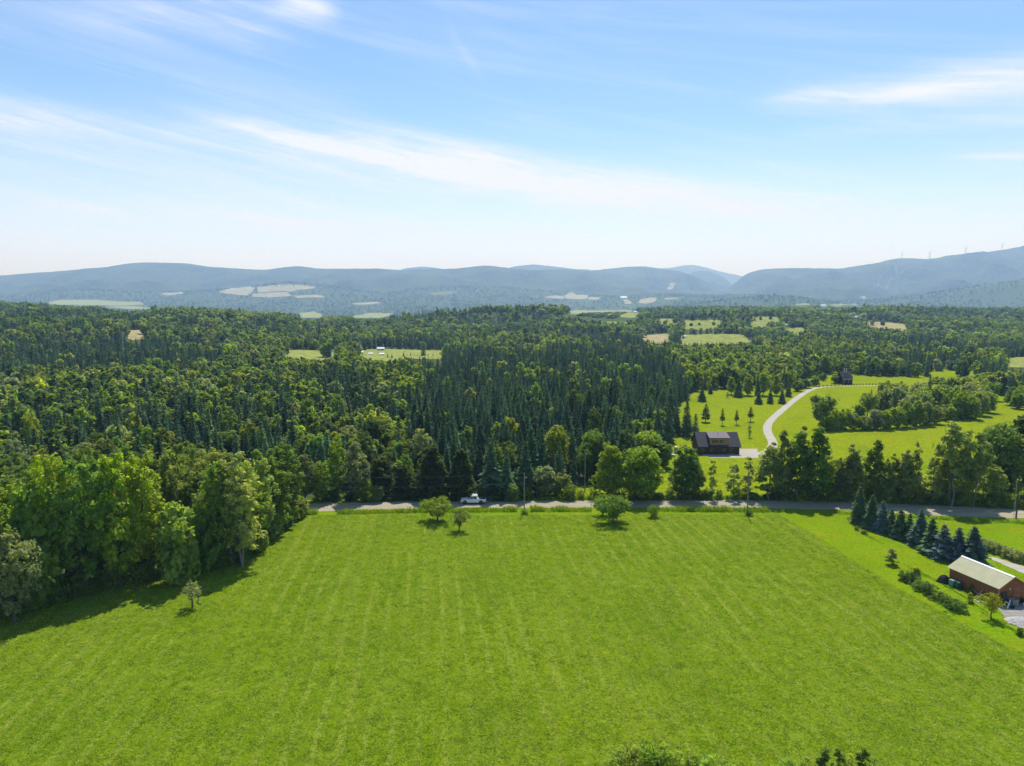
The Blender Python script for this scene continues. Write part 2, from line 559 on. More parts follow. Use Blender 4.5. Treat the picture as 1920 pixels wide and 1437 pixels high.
# ---------- mountains
def ridge(name, pts, d, front, back, base, gully=1.0, bend=0.0, seed=0, tree=4.0):
    """a mountain whose crest shows along pts in the photograph, standing d metres away"""
    pts = np.asarray(pts, float)
    n = 320
    xs = np.linspace(pts[0, 0], pts[-1, 0], n)
    ys = np.interp(xs, pts[:, 0], pts[:, 1])
    # soften the corners of the outline
    kern = np.array([1, 2, 3, 2, 1.0]); kern /= kern.sum()
    ys = np.convolve(np.pad(ys, 2, mode='edge'), kern, 'valid')
    prof = np.concatenate([np.linspace(0, 1, 44), np.linspace(1, 2, 18)[1:]])
    V = np.zeros((n, len(prof), 3))
    for i in range(n):
        r = ray_dir(xs[i], ys[i])
        t = r.x / r.y
        dist = d * (1 + bend * t)
        cz = CAM_Z + dist * r.z / r.y
        yy = np.where(prof <= 1, dist - front * (1 - prof), dist + back * (prof - 1))
        xx = dist * t + (yy - dist) * t * 0.6
        s = np.where(prof <= 1, prof, 2 - prof)
        sh = 0.55 * s ** 1.5 + 0.45 * sst(0, 1, s)
        g = (fbm(xx / 420 + seed, yy / 900 + seed * 3, 4) - 0.5) * 2
        env = np.sin(np.pi * np.clip(s, 0, 1)) ** 0.8
        zz = base + (cz - base) * sh + g * env * (cz - base) * 0.34 * gully
        zz = zz + (fbm(xx / 30 + seed, yy / 40, 2) - 0.5) * 2 * tree * np.clip(s * 3, 0, 1)
        V[i] = np.stack([xx, yy, zz], -1)
    m = len(prof)
    a, c = np.meshgrid(np.arange(n - 1), np.arange(m - 1), indexing='ij')
    k = (a * m + c).ravel()
    f = np.stack([k, k + m, k + m + 1, k + 1], -1)
    V = V.reshape(-1, 3)
    o = tag(link(name, mesh_np(name, V, f, (M_MOUNT,), True)), kind='structure')
    BV.append(BVHTree.FromPolygons(V.tolist(), f.tolist()))
    return o

ridge("mountain", [(-1200, 560), (-500, 535), (-200, 522), (0, 517), (60, 512), (140, 507), (190, 502), (215, 499), (240, 494), (270, 492), (305, 493), (350, 494), (372, 497), (385, 500), (430, 503), (500, 507), (530, 501), (560, 499), (578, 501), (590, 504), (640, 504), (700, 504), (755, 507), (800, 505), (860, 504), (885, 500), (910, 498), (930, 499), (950, 503), (1000, 507), (1060, 505), (1100, 508), (1145, 514), (1180, 521), (1230, 533), (1300, 545), (1370, 560), (1460, 580)], 9300, 3600, 3000, -40, seed=1)
ridge("mountain", [(680, 540), (730, 512), (760, 504), (790, 500), (815, 502), (860, 510), (910, 520), (945, 506), (970, 499), (1000, 496), (1040, 500), (1080, 505), (1130, 508), (1180, 530)], 13500, 3000, 3000, -20, seed=2)
ridge("mountain", [(1050, 540), (1110, 508), (1160, 502), (1185, 500), (1210, 500), (1240, 504), (1275, 509), (1300, 517), (1325, 530), (1350, 545), (1400, 570)], 10600, 2600, 2600, -40, seed=3)
ridge("mountain", [(1260, 535), (1290, 514), (1310, 508), (1330, 509), (1345, 514), (1362, 524), (1375, 538), (1400, 560)], 12500, 2400, 2600, -40, seed=8)
ridge("mountain", [(1150, 530), (1210, 506), (1260, 502), (1280, 498), (1300, 497), (1320, 501), (1345, 508), (1370, 514), (1395, 519), (1430, 526), (1500, 540)], 17500, 3000, 3000, -20, seed=4)
ridge("mountain", [(1330, 572), (1372, 540), (1385, 524), (1398, 514), (1415, 508), (1440, 504), (1500, 503), (1575, 504), (1620, 497), (1650, 493), (1662, 488), (1690, 484), (1740, 486), (1760, 484), (1775, 480), (1800, 477), (1840, 474), (1870, 471), (1890, 467), (1912, 463), (1940, 463), (2050, 470), (2300, 480), (2800, 520), (3300, 560)], 9800, 4200, 3000, -45, gully=1.3, seed=5)

# ------------------------------------------------------------------ fields, roads
def drape(name, poly, m_, off, spacing=None, jitter=0.0, flat_z=None):
    """sheet laid on the ground along a closed outline (metres)"""
    poly = np.asarray(poly, float)
    # resample and roughen the outline
    seg = np.linalg.norm(np.roll(poly, -1, 0) - poly, axis=1)
    if spacing is None:
        spacing = max(seg.sum() / 90, 0.5)
    out = []
    for i in range(len(poly)):
        a, c = poly[i], poly[(i + 1) % len(poly)]
        k = max(1, int(seg[i] / spacing))
        for t in range(k):
            p = a + (c - a) * t / k
            if jitter:
                p = p + (np.array([float(fbm(p[0] / (jitter * 4) + 3, p[1] / (jitter * 4), 3)), float(fbm(p[0] / (jitter * 4) + 31, p[1] / (jitter * 4) + 7, 3))]) - 0.5) * 2 * jitter
            out.append(p)
    out = np.array(out)
    pts = [Vector(p) for p in out]
    n = len(pts)
    if flat_z is None:
        lo, hi = out.min(0), out.max(0)
        st = max(spacing, (hi - lo).max() / 40)
        X, Y = np.meshgrid(np.arange(lo[0], hi[0], st), np.arange(lo[1], hi[1], st))
        X, Y = X.ravel(), Y.ravel()
        ok = inside(out, X, Y)
        pts += [Vector((a, c)) for a, c in zip(X[ok], Y[ok])]
    vs, es, fs, *_ = delaunay_2d_cdt(pts, [], [list(range(n))], 1, 1e-4)
    co = [(v.x, v.y, flat_z if flat_z is not None else drop(v.x, v.y) + off) for v in vs]
    me = bpy.data.meshes.new(name)
    me.from_pydata(co, [], fs)
    bm = bmesh.new(); bm.from_mesh(me)
    for f_ in bm.faces:
        f_.normal_update()
        if f_.normal.z < 0: f_.normal_flip()
        f_.smooth = True
    bm.to_mesh(me); bm.free()
    me.materials.append(m_)
    return tag(link(name, me), kind='structure')

def pxpoly(pts, near=True):
    if near:
        return [flat(*p) for p in pts]
    r = []
    for p in pts:
        h = cast(*p)
        if h is not None: r.append((h.x, h.y))
    return r

def smooth_line(pts, n=8):
    pts = [Vector(p) for p in pts]
    out = []
    for i in range(len(pts) - 1):
        p0, p1, p2, p3 = pts[max(i - 1, 0)], pts[i], pts[i + 1], pts[min(i + 2, len(pts) - 1)]
        for k in range(n):
            t = k / n
            out.append(0.5 * ((2 * p1) + (p2 - p0) * t + (2 * p0 - 5 * p1 + 4 * p2 - p3) * t * t + (3 * p1 - p0 - 3 * p2 + p3) * t ** 3))
    out.append(pts[-1])
    return out

def strip(name, near_edge, far_edge, m_, z):
    a, c = smooth_line(near_edge), smooth_line(far_edge)
    n = min(len(a), len(c))
    v, f = [], []
    for i in range(n):
        for t in (0, .5, 1):
            p = a[i].lerp(c[i], t)
            w = (float(fbm(p.x / 3 + 9 * t, p.y / 3, 2)) - 0.5) * (0.9 if t != .5 else 0)
            v.append((p.x, p.y + w, z + (0.06 if t == .5 else 0)))
    for i in range(n - 1):
        for t in (0, 1):
            k = i * 3 + t
            f.append((k, k + 3, k + 4, k + 1))
    return tag(link(name, mesh_np(name, v, np.array(f), (m_,), True)), kind='structure')

hay_edge_right = [(1462, 966), (1520, 1000), (1600, 1052), (1700, 1112), (1800, 1168), (1920, 1228), (2100, 1310)]
hay = pxpoly([(560, 966), (760, 966), (1000, 966), (1250, 965)] + hay_edge_right) + [(90, 30), (-150, 20), (-190, 80)] + pxpoly([(-300, 1290), (0, 1140), (200, 1085), (330, 1050), (450, 1035), (520, 985)])
drape("hayfield", hay, M_HAY, 0, jitter=1.2, flat_z=0.03)
lawn = pxpoly([(1400, 962), (1600, 962), (1780, 972), (1960, 980), (2300, 1000), (2300, 1420), (1980, 1300), (1800, 1220), (1600, 1120), (1480, 1010)])
drape("lawn", lawn, M_LAWN, 0, jitter=0.8, flat_z=0.02)
verge = pxpoly([(380, 972), (700, 969), (1000, 969), (1300, 969), (1460, 970), (1700, 985), (2400, 1020), (2400, 935), (1900, 934), (1600, 928), (1300, 926), (1000, 930), (380, 942)])
drape("verge", verge, M_LAWN, 0, jitter=0.6, flat_z=0.012)
meadow = pxpoly([(1000, 934), (1600, 934), (2100, 946), (2100, 800), (1960, 762), (1745, 706), (1640, 703), (1560, 697), (1498, 708), (1474, 726), (1400, 728), (1310, 731), (1268, 765), (1250, 830), (1236, 880), (1100, 912)])
drape("meadow", meadow, M_MEADOW, 0, jitter=1.5, flat_z=0.016)
river_meadow = pxpoly([(1720, 694), (1850, 692), (1850, 708), (1730, 714)])
drape("river_meadow", river_meadow, M_MEADOW, 0, jitter=3, flat_z=0.02)
road_near = [flat(*p) for p in [(300, 963), (560, 960), (700, 956), (850, 953), (1000, 953), (1250, 952), (1450, 954), (1600, 958), (1750, 967), (1920, 973), (2100, 980), (2500, 996)]]
road_far = [flat(*p) for p in [(300, 948), (560, 945), (700, 942), (850, 940), (1000, 940), (1250, 938), (1450, 939), (1600, 942), (1750, 948), (1920, 956), (2100, 962), (2500, 976)]]
strip("road", road_near, road_far, M_ROAD, 0.05)
dr = [(1352, 856), (1402, 853), (1436, 848), (1449, 832), (1440, 812), (1439, 800), (1445, 789), (1462, 773), (1490, 750), (1512, 735), (1532, 727.5), (1570, 724.5), (1650, 723)]
dr_w = [1.8, 1.7, 1.6, 1.6, 1.6, 1.6, 1.6, 1.6, 1.6, 1.6, 1.6, 1.2, 1.1]
cl = [Vector(flat(*p)) for p in dr]
L_, R_ = [], []
for i, p in enumerate(cl):
    t = (cl[min(i + 1, len(cl) - 1)] - cl[max(i - 1, 0)]).normalized()
    nrm = Vector((-t.y, t.x)) * dr_w[i]
    L_.append(p + nrm); R_.append(p - nrm)
strip("driveway", R_, L_, M_DRIVE, 0.03)
drape("gravel_pad", pxpoly([(1330, 859), (1422, 859), (1420, 842), (1384, 842), (1384, 852), (1330, 852)]), M_DRIVE, 0, jitter=0.3, flat_z=0.036)
drape("gravel_yard", pxpoly([(1868, 1137), (1880, 1152), (1888, 1166), (1920, 1180), (2050, 1200), (2100, 1130), (1920, 1124)]), M_YARD, 0, jitter=0.6, flat_z=0.045)
drape("farm_lane", pxpoly([(1838, 1046), (1852, 1047), (1925, 1078), (2060, 1130), (2060, 1112), (1930, 1066), (1862, 1045)]), M_DRIVE, 0, jitter=0.3, flat_z=0.05)

FIELD_PX = []
def far_field(name, pts, m_, off=0.6, jit=0):
    FIELD_PX.append(pts)
    mean = sum(p[1] for p in pts) / len(pts)
    if off < 2:                                                # the pasture runs on behind the trees in front of it
        pts = [(p[0] + (3 if p[0] > sum(q[0] for q in pts) / len(pts) else -3), p[1] + (7 if p[1] > mean else 0)) for p in pts]
    poly = pxpoly(pts, False)
    if len(poly) < 3: return
    drape(name, poly, m_, off, jitter=jit)
far_field("pasture", [(524, 664), (545, 657), (600, 658), (628, 660), (630, 667), (600, 671), (560, 668)], M_FARFIELD, 0.4)
far_field("pasture", [(668, 662), (690, 656), (720, 655), (830, 658), (829, 668), (760, 667), (728, 672), (700, 671)], M_FARFIELD, 0.4)
far_field("pasture", [(240, 620), (268, 619), (269, 629), (252, 632), (243, 629)], M_STRAW, 0.4)
far_field("orchard_field", [(1054, 584), (1085, 582), (1180, 582), (1199, 587), (1180, 600), (1150, 602), (1118, 597), (1080, 594)], M_FARFIELD, 0.5)
far_field("pasture", [(1283, 601), (1345, 600), (1354, 605), (1325, 614), (1284, 612)], M_FARFIELD, 0.5)
far_field("pasture", [(1236, 597), (1262, 599), (1276, 602), (1266, 605), (1240, 603)], M_FARFIELD, 0.5)
far_field("pasture", [(1200, 629), (1255, 625), (1256, 634), (1235, 639), (1212, 635)], M_STRAW, 0.5)
far_field("pasture", [(1276, 629), (1345, 627), (1390, 628), (1418, 639), (1380, 640), (1280, 641)], M_FARFIELD, 0.5)
far_field("pasture", [(1404, 594), (1458, 594), (1462, 600), (1420, 603)], M_FARFIELD, 0.5)
far_field("pasture", [(1614, 604), (1650, 604), (1690, 608), (1708, 612), (1702, 616), (1640, 611)], M_STRAW, 0.5)
far_field("pasture", [(1884, 673), (1925, 670), (1960, 684), (1890, 683)], M_FARFIELD, 0.4)
far_field("pasture", [(1402, 606), (1432, 605), (1440, 609), (1418, 612)], M_FARFIELD, 0.5)
far_field("pasture", [(1466, 616), (1500, 615), (1516, 620), (1486, 622)], M_FARFIELD, 0.5)
far_field("pasture", [(955, 638), (1000, 637), (1030, 639), (1000, 642)], M_FARFIELD, 0.5)
far_field("pasture", [(1690, 638), (1740, 637), (1752, 640), (1700, 642)], M_FARFIELD, 0.5)
FIELD_PX.append([(1738, 700), (1765, 695), (1832, 697), (1836, 705), (1790, 713), (1745, 712)])
for p, m_ in (
        ([(410, 549), (432, 541), (470, 537.5), (478, 541), (472, 549), (462, 555)], M_PALE),
        ([(481, 539), (585, 538), (592, 541), (560, 544), (545, 548), (485, 550)], M_PALE),
        ([(474, 552), (540, 549), (548, 556), (500, 559), (470, 557)], M_PALE),
        ([(548, 555), (600, 554), (610, 558), (560, 560)], M_PALE),
        ([(88, 570), (110, 563), (180, 563), (262, 567), (272, 572), (150, 573)], M_FARFIELD),
        ([(180, 576), (240, 575), (320, 579), (240, 580)], M_FARFIELD),
        ([(298, 552), (340, 548), (345, 551), (312, 555)], M_PALE),
        ([(560, 588), (590, 585), (604, 592), (600, 598), (565, 597)], M_FARFIELD),
        ([(655, 594), (690, 588), (735, 588), (730, 593), (690, 597)], M_FARFIELD),
        ([(660, 570), (700, 567), (716, 568), (690, 572), (664, 572)], M_PALE),
        ([(1020, 558), (1040, 555), (1058, 556), (1056, 561), (1030, 560)], M_PALE),
        ([(1058, 555), (1075, 550), (1104, 553), (1100, 562), (1062, 561)], M_PALE),
        ([(1104, 558), (1128, 559), (1118, 563), (1104, 562)], M_PALE),
        ([(1165, 562), (1174, 563), (1190, 570), (1175, 571)], M_PALE),
        ([(1197, 564), (1215, 559), (1233, 559), (1228, 566), (1212, 571), (1198, 569)], M_PALE),
        ([(1246, 560), (1270, 559), (1272, 562), (1250, 563)], M_PALE),
        ([(1250, 541), (1256, 533), (1270, 533), (1262, 540), (1252, 545)], M_PALE),
        ([(800, 550), (840, 546), (860, 548), (840, 553), (805, 553)], M_RUN),
        ([(1610, 558), (1618, 555), (1626, 559), (1622, 561)], M_PALE),
        ([(1490, 571), (1518, 570), (1522, 573), (1495, 574)], M_FARFIELD),
        ([(1555, 573), (1600, 570), (1612, 573), (1570, 576)], M_FARFIELD)):
    far_field("distant_field", p, m_, 3.0, 24)
# ski runs on the right-hand mountain
for run in ([(1710, 500), (1690, 512), (1668, 527), (1640, 540)], [(1664, 497), (1672, 494), (1680, 503), (1686, 512)], [(1700, 506), (1686, 518), (1660, 535)],
            [(1735, 503), (1720, 512), (1700, 522)], [(1668, 500), (1662, 510), (1650, 522), (1636, 534)]):
    pts = [cast(*p) for p in run]
    if any(p is None for p in pts): continue
    sm = smooth_line(pts, 6)
    poly_l, poly_r = [], []
    for i, p in enumerate(sm):
        poly_l.append((p.x - 16, p.y)); poly_r.append((p.x + 16, p.y))
    drape("ski_run", poly_l + poly_r[::-1], M_RUN, 5.0)

# ------------------------------------------------------------------ tree meshes
def cards(c, nrm, size, r, asp=0.65):
    """leaf sprays: one small four-sided face each"""
    n = len(c)
    nrm = nrm / np.linalg.norm(nrm, axis=1, keepdims=True)
    t = np.cross(nrm, r.normal(size=(n, 3)))
    t /= np.linalg.norm(t, axis=1, keepdims=True) + 1e-9
    bt = np.cross(nrm, t)
    s = size[:, None] if hasattr(size, '__len__') else size
    bend = nrm * s * 0.25
    v = np.stack([c - t * s, c + bt * s * asp + bend, c + t * s, c - bt * s * asp + bend], 1).reshape(-1, 3)
    f = np.arange(n * 4, dtype=np.int32).reshape(-1, 4)
    return v, f

PROF = {
    'oval': lambda t: np.sin(np.pi * np.clip(t, 0.02, 0.99) ** 0.75) ** 0.65,
    'round': lambda t: np.sqrt(np.clip(1 - (2 * t - 1) ** 2, 0.03, 1)),
    'poplar': lambda t: np.sin(np.pi * np.clip(t, 0.04, 0.985) ** 0.62) ** 0.8,
    'spread': lambda t: np.clip(np.sin(np.pi * np.clip(t, 0.02, 0.98) ** 1.25), 0.05, 1) ** 0.6,
    'bush': lambda t: np.sqrt(np.clip(1 - t ** 2, 0.02, 1)),
    'cedar': lambda t: np.clip(1 - t, 0.02, 1) ** 0.55 * (0.75 + 0.25 * np.clip(t * 5, 0, 1)),
}
def broad_crown(seed, h, rad_, z0, shape, nclump, per, leaf, lobes=0.3, clump=0.3, inner=0.35):
    r = np.random.default_rng(seed)
    pf = PROF[shape]
    t = r.random(nclump * 4)
    t = 0.93 * t[r.random(len(t)) < pf(t) ** 0.8][:nclump]
    n = len(t)
    th = r.random(n) * 2 * math.pi
    ph = r.random(4) * 6.28
    lob = 1 + lobes * (np.sin(2 * th + ph[0] + 3 * t) * 0.5 + np.sin(3 * th + ph[1] - 6 * t) * 0.35 + np.sin(9 * t + ph[2]) * 0.35)
    rr = rad_ * pf(t) * lob * np.sqrt(inner ** 2 + (1 - inner ** 2) * r.random(n)) * 0.88
    cz = z0 + t * (h - z0)
    cc = np.stack([rr * np.cos(th), rr * np.sin(th), cz], 1)
    rc = rad_ * clump * (0.65 + 0.7 * r.random(n)) * (0.55 + 0.45 * pf(t))
    o = r.normal(size=(n, per, 3))
    o /= np.linalg.norm(o, axis=2, keepdims=True)
    o *= (r.random((n, per, 1)) ** 0.45)
    p = cc[:, None, :] + o * rc[:, None, None] * np.array([1, 1, 0.9])
    nr = o * 0.7 + np.array([0, 0, 0.85]) + r.normal(size=o.shape) * 0.55
    p, nr = p.reshape(-1, 3), nr.reshape(-1, 3)
    p[:, 2] = np.maximum(p[:, 2], 0.08)
    return cards(p, nr, leaf * (0.6 + 0.8 * r.random(len(p))), r)

def tubes(paths):
    V, Fc = [], []
    for pts, rads, sides in paths:
        mb = MB(); mb.tube(pts, rads, sides, cap=False)
        k = len(V)
        V += mb.v; Fc += [tuple(i + k for i in f) for f in mb.f]
    return np.array(V), np.array(Fc)

def limbs(seed, h, rad_, z0, r0, n=7, multi=1, lean=0.03, sides=7, up=0.55):
    r = np.random.default_rng(seed + 100)
    P = []
    for q in range(multi):
        a = r.random() * 6.28
        off = Vector((math.cos(a), math.sin(a), 0)) * (0 if multi == 1 else r0 * 1.6)
        dr_ = Vector((math.cos(a), math.sin(a), 0)) * (lean * h if multi == 1 else rad_ * 0.45)
        k = 6
        pts = [off + dr_ * (i / k) ** 1.4 + Vector((0, 0, h * 0.9 * i / k)) + Vector((r.normal(), r.normal(), 0)) * 0.012 * h * (i > 0) for i in range(k + 1)]
        rads = [r0 * (1.25 if i == 0 else 1) * (1 - 0.9 * i / k) + 0.015 for i in range(k + 1)]
        P.append((pts, rads, sides))
        for j in range(n):
            t = 0.9 * (z0 / h + (0.85 - z0 / h) * (j + r.random()) / n)
            i = min(int(t * k / 0.9), k - 1)
            s = pts[i].lerp(pts[i + 1], t * k / 0.9 - i)
            b_ = r.random() * 6.28
            ln = rad_ * (0.55 + 0.4 * r.random()) * (1 - 0.35 * t)
            d1 = Vector((math.cos(b_), math.sin(b_), up + 0.3 * r.random()))
            e = s + d1 * ln * 0.55
            e2 = e + Vector((math.cos(b_ + r.normal() * 0.4), math.sin(b_ + r.normal() * 0.4), up + 0.2)) * ln * 0.5
            rb = r0 * 0.38 * (1 - 0.6 * t)
            P.append(([s, e, e2], [rb, rb * 0.6, 0.012], 5))
    return tubes(P)

def conifer_crown(seed, h, rad_, z0, layers, br, dense=1.0, power=0.9, droop=0.32, jag=0.25, fuzz=True):
    r = np.random.default_rng(seed)
    V, Q = [], []
    k = 0
    for L in range(layers):
        t = (L + 0.5 * r.random()) / layers
        z = z0 + (h - z0) * t ** 0.92
        R0 = rad_ * (1 - t) ** power * (1 - 0.25 * max(0, 0.12 - t) / 0.12) + 0.05 * rad_
        nb_ = max(4, int(br * (0.45 + 0.55 * (1 - t))))
        ph = r.random() * 6.28
        for j in range(nb_):
            a = ph + 2 * math.pi * (j + 0.35 * r.normal()) / nb_
            ln = R0 * (1 - jag + 2 * jag * r.random() * 0.8)
            ca, sa = math.cos(a), math.sin(a)
            dz = -droop * ln * (0.5 + 0.9 * (1 - t)) * (0.7 + 0.6 * r.random())
            lift = 0.10 * ln
            wdt = (0.30 + 0.10 * r.random()) * ln * dense + 0.05
            def pt(u, s_, zoff=0.0):
                x = ln * u; y = s_
                return (x * ca - y * sa, x * sa + y * ca, z + dz * u ** 1.5 + lift * math.sin(u * 3.1) + zoff)
            # jagged frond: a spine with side sprays hanging from it
            V += [pt(0.02, 0), pt(0.42, wdt, -0.16 * wdt), pt(0.50, 0, 0.05), pt(0.38, -wdt, -0.16 * wdt),
                  pt(0.84, wdt * 0.62, -0.2 * wdt), pt(1.0, 0, 0), pt(0.80, -wdt * 0.66, -0.2 * wdt),
                  pt(0.55, wdt * 1.05, -0.5 * wdt), pt(0.50, -wdt * 1.05, -0.5 * wdt)]
            Q += [(k, k + 1, k + 2, k + 3), (k + 2, k + 4, k + 5, k + 6), (k + 2, k + 7, k + 4, k + 2), (k + 2, k + 6, k + 8, k + 2)]
            k += 9
    tri = [q[:3] for q in Q if q[0] == q[3]]
    quad = [q for q in Q if q[0] != q[3]]
    # leader
    V = V + [(0.04 * rad_, 0, h - 0.1 * (h - z0)), (-0.03 * rad_, 0.03 * rad_, h - 0.1 * (h - z0)), (-0.03 * rad_, -0.03 * rad_, h - 0.1 * (h - z0)), (0, 0, h * 1.03)]
    tri += [(k, k + 1, k + 3), (k + 1, k + 2, k + 3), (k + 2, k, k + 3)]
    V = np.array(V)
    qa, ta = np.array(quad), np.array(tri)
    if fuzz:
        n = len(V)
        idx = r.integers(0, n, int(n * 0.8))
        c = V[idx] + r.normal(size=(len(idx), 3)) * 0.035 * rad_
        nr = r.normal(size=(len(idx), 3)) * 0.7 + np.array([0, 0, 1.0])
        v2, f2 = cards(c, nr, 0.055 * rad_ + 0.07 + 0.06 * r.random(len(idx)), r, 0.45)
        qa = np.concatenate([qa, f2 + n])
        V = np.concatenate([V, v2])
    return V, [qa, ta]

class Kind:
    """crown mesh and trunk mesh of one kind of tree, of unit-true size h"""
    def __init__(s, name, h, rad_, crown, trunk, lm, bm):
        s.h, s.r = h, rad_
        s.crown = mesh_np("crown", crown[0], crown[1], (lm,))
        s.trunk = mesh_np("trunk", trunk[0], trunk[1], (bm,), True) if trunk is not None else None
        s.one = None
        s.lm, s.bm, s.cd, s.td = lm, bm, crown, trunk
    def joined(s):
        if s.one is None:
            cv, cf = s.cd
            cf = cf if isinstance(cf, list) else [cf]
            tv, tf = s.td
            n = len(cv)
            s.one = mesh_np("tree", np.concatenate([cv, tv]), cf + [tf + n], (s.lm, s.bm), False,
                            [0] * sum(len(f) for f in cf if len(f)) + [1] * len(tf))
        return s.one

def BK(seed, h, r_, z0, shape, ncl, per, leaf, r0, n=7, multi=1, pale=False, **k):
    return Kind("b", h, r_, broad_crown(seed, h, r_, z0, shape, ncl, per, leaf, **k), limbs(seed, h, r_, max(z0, 0.15 * h), r0, n, multi), M_LEAF, M_PALEBARK if pale else M_BARK)
def CK(seed, h, r_, z0, layers, br, r0=None, **k):
    r0 = r0 or h * 0.014
    tr = tubes([([Vector((0, 0, 0)), Vector((0.01 * h, 0, h * 0.5)), Vector((0, 0, h * 0.96))], [r0 * 1.2, r0 * 0.7, 0.02], 6)])
    return Kind("c", h, r_, conifer_crown(seed, h, r_, z0, layers, br, **k), tr, M_NEEDLE, M_BARK)

# heroes
WOOD = [BK(11, 18, 4.2, 3.2, 'oval', 130, 40, 0.29, 0.22, clump=0.23), BK(12, 18, 3.4, 3.4, 'poplar', 120, 40, 0.26, 0.17, pale=True, clump=0.24), BK(13, 18, 4.8, 2.4, 'round', 140, 40, 0.31, 0.25, clump=0.22, lobes=0.4),
        BK(14, 18, 3.0, 2.6, 'poplar', 115, 38, 0.25, 0.16, multi=2, pale=True, clump=0.25, lobes=0.45), BK(15, 18, 4.4, 2.0, 'oval', 135, 40, 0.30, 0.23, lobes=0.5, clump=0.22)]
SKIRT = [BK(16, 8, 3.3, 0.3, 'oval', 90, 36, 0.34, 0.12, multi=3), BK(17, 8, 2.8, 0.2, 'oval', 80, 36, 0.32, 0.10, multi=2)]
MAPLE = [BK(21, 15, 4.4, 1.6, 'oval', 130, 40, 0.40, 0.24), BK(22, 15, 5.2, 1.2, 'oval', 150, 40, 0.42, 0.26, lobes=0.4)]
POPLAR = [BK(31, 16, 2.6, 2.2, 'poplar', 75, 34, 0.34, 0.16, pale=True, clump=0.34), BK(32, 16, 3.1, 1.6, 'poplar', 85, 34, 0.36, 0.17, pale=True, clump=0.32, lobes=0.45), BK(33, 16, 3.4, 5.0, 'oval', 70, 30, 0.36, 0.17, multi=2, pale=True, clump=0.28, lobes=0.5)]
SPARSE = [BK(41, 10, 1.9, 1.2, 'poplar', 34, 20, 0.26, 0.09, pale=True, clump=0.30), BK(42, 10, 1.6, 0.8, 'poplar', 36, 20, 0.25, 0.08, clump=0.34)]
ROUND = [BK(51, 10, 4.2, 0.8, 'round', 80, 28, 0.46, 0.2), BK(52, 10, 3.6, 0.6, 'oval', 75, 28, 0.44, 0.18), BK(53, 10, 4.6, 2.2, 'spread', 80, 28, 0.46, 0.24, lobes=0.45)]
APPLE = [BK(61, 5, 3.3, 1.1, 'spread', 70, 36, 0.20, 0.20, n=9, clump=0.28, lobes=0.4), BK(62, 5, 3.0, 1.3, 'spread', 48, 28, 0.19, 0.17, n=9, clump=0.26, lobes=0.5), BK(63, 5, 2.6, 1.7, 'spread', 30, 24, 0.18, 0.18, n=12, clump=0.26, lobes=0.5)]
BUSH = [BK(71, 3, 2.0, 0.0, 'bush', 60, 17, 0.17, 0.04, multi=4, clump=0.3, lobes=0.5), BK(72, 3, 1.7, 0.0, 'round', 55, 17, 0.17, 0.04, multi=3, clump=0.32, lobes=0.5), BK(73, 3, 2.3, 0.0, 'bush', 64, 17, 0.18, 0.04, multi=4, clump=0.28, lobes=0.6)]
CEDAR = [BK(81, 13, 4.0, 0.2, 'cedar', 150, 34, 0.42, 0.22, clump=0.24), BK(82, 13, 3.4, 0.2, 'cedar', 140, 34, 0.40, 0.2, clump=0.24)]
SPRUCE = [CK(91, 7, 2.1, 0.15, 17, 15, dense=0.72, jag=0.4, droop=0.22), CK(92, 7, 1.9, 0.2, 18, 14, dense=0.75, jag=0.4, droop=0.25), CK(93, 7, 2.3, 0.15, 16, 16, dense=0.7, jag=0.45, droop=0.2)]
FIR = [CK(101, 14, 2.9, 0.8, 22, 11, dense=0.85, jag=0.38), CK(102, 14, 2.5, 1.0, 23, 11, dense=0.9, power=0.85, jag=0.35), CK(103, 14, 3.2, 0.6, 21, 12, dense=0.8, jag=0.45)]
PINE = [CK(111, 9, 2.2, 1.8, 14, 9, dense=1.0, power=0.7, droop=0.1, jag=0.4), CK(112, 9, 1.7, 2.8, 13, 8, dense=1.0, power=0.65, droop=0.15, jag=0.4)]
# lighter meshes for the massed forest
F_BROAD = [BK(121, 12, 3.5, 1.5, 'oval', 46, 12, 0.78, 0.2, n=3), BK(122, 12, 3.0, 1.5, 'poplar', 40, 12, 0.72, 0.2, n=3), BK(123, 12, 4.1, 1.0, 'round', 52, 12, 0.82, 0.2, n=3), BK(124, 12, 3.7, 1.2, 'oval', 48, 12, 0.80, 0.2, n=3, lobes=0.5)]
F_CON = [CK(131, 13, 2.6, 0.6, 15, 10, fuzz=True, dense=0.95, jag=0.35), CK(132, 13, 2.3, 0.8, 16, 10, fuzz=True, dense=1.0, power=0.85, jag=0.35), CK(133, 13, 2.9, 0.5, 14, 11, fuzz=True, dense=0.9, jag=0.45)]
FF_BROAD = [BK(141, 12, 4.2, 0.5, 'oval', 14, 9, 1.5, 0.2, n=0, clump=0.36), BK(142, 12, 4.8, 0.5, 'round', 16, 9, 1.6, 0.2, n=0, clump=0.36), BK(143, 12, 3.8, 0.5, 'oval', 13, 9, 1.5, 0.2, n=0, clump=0.36)]
FF_CON = [CK(151, 13, 2.6, 0.5, 7, 6, fuzz=False, dense=1.6), CK(152, 13, 2.2, 0.5, 7, 6, fuzz=False, dense=1.6, power=0.8)]

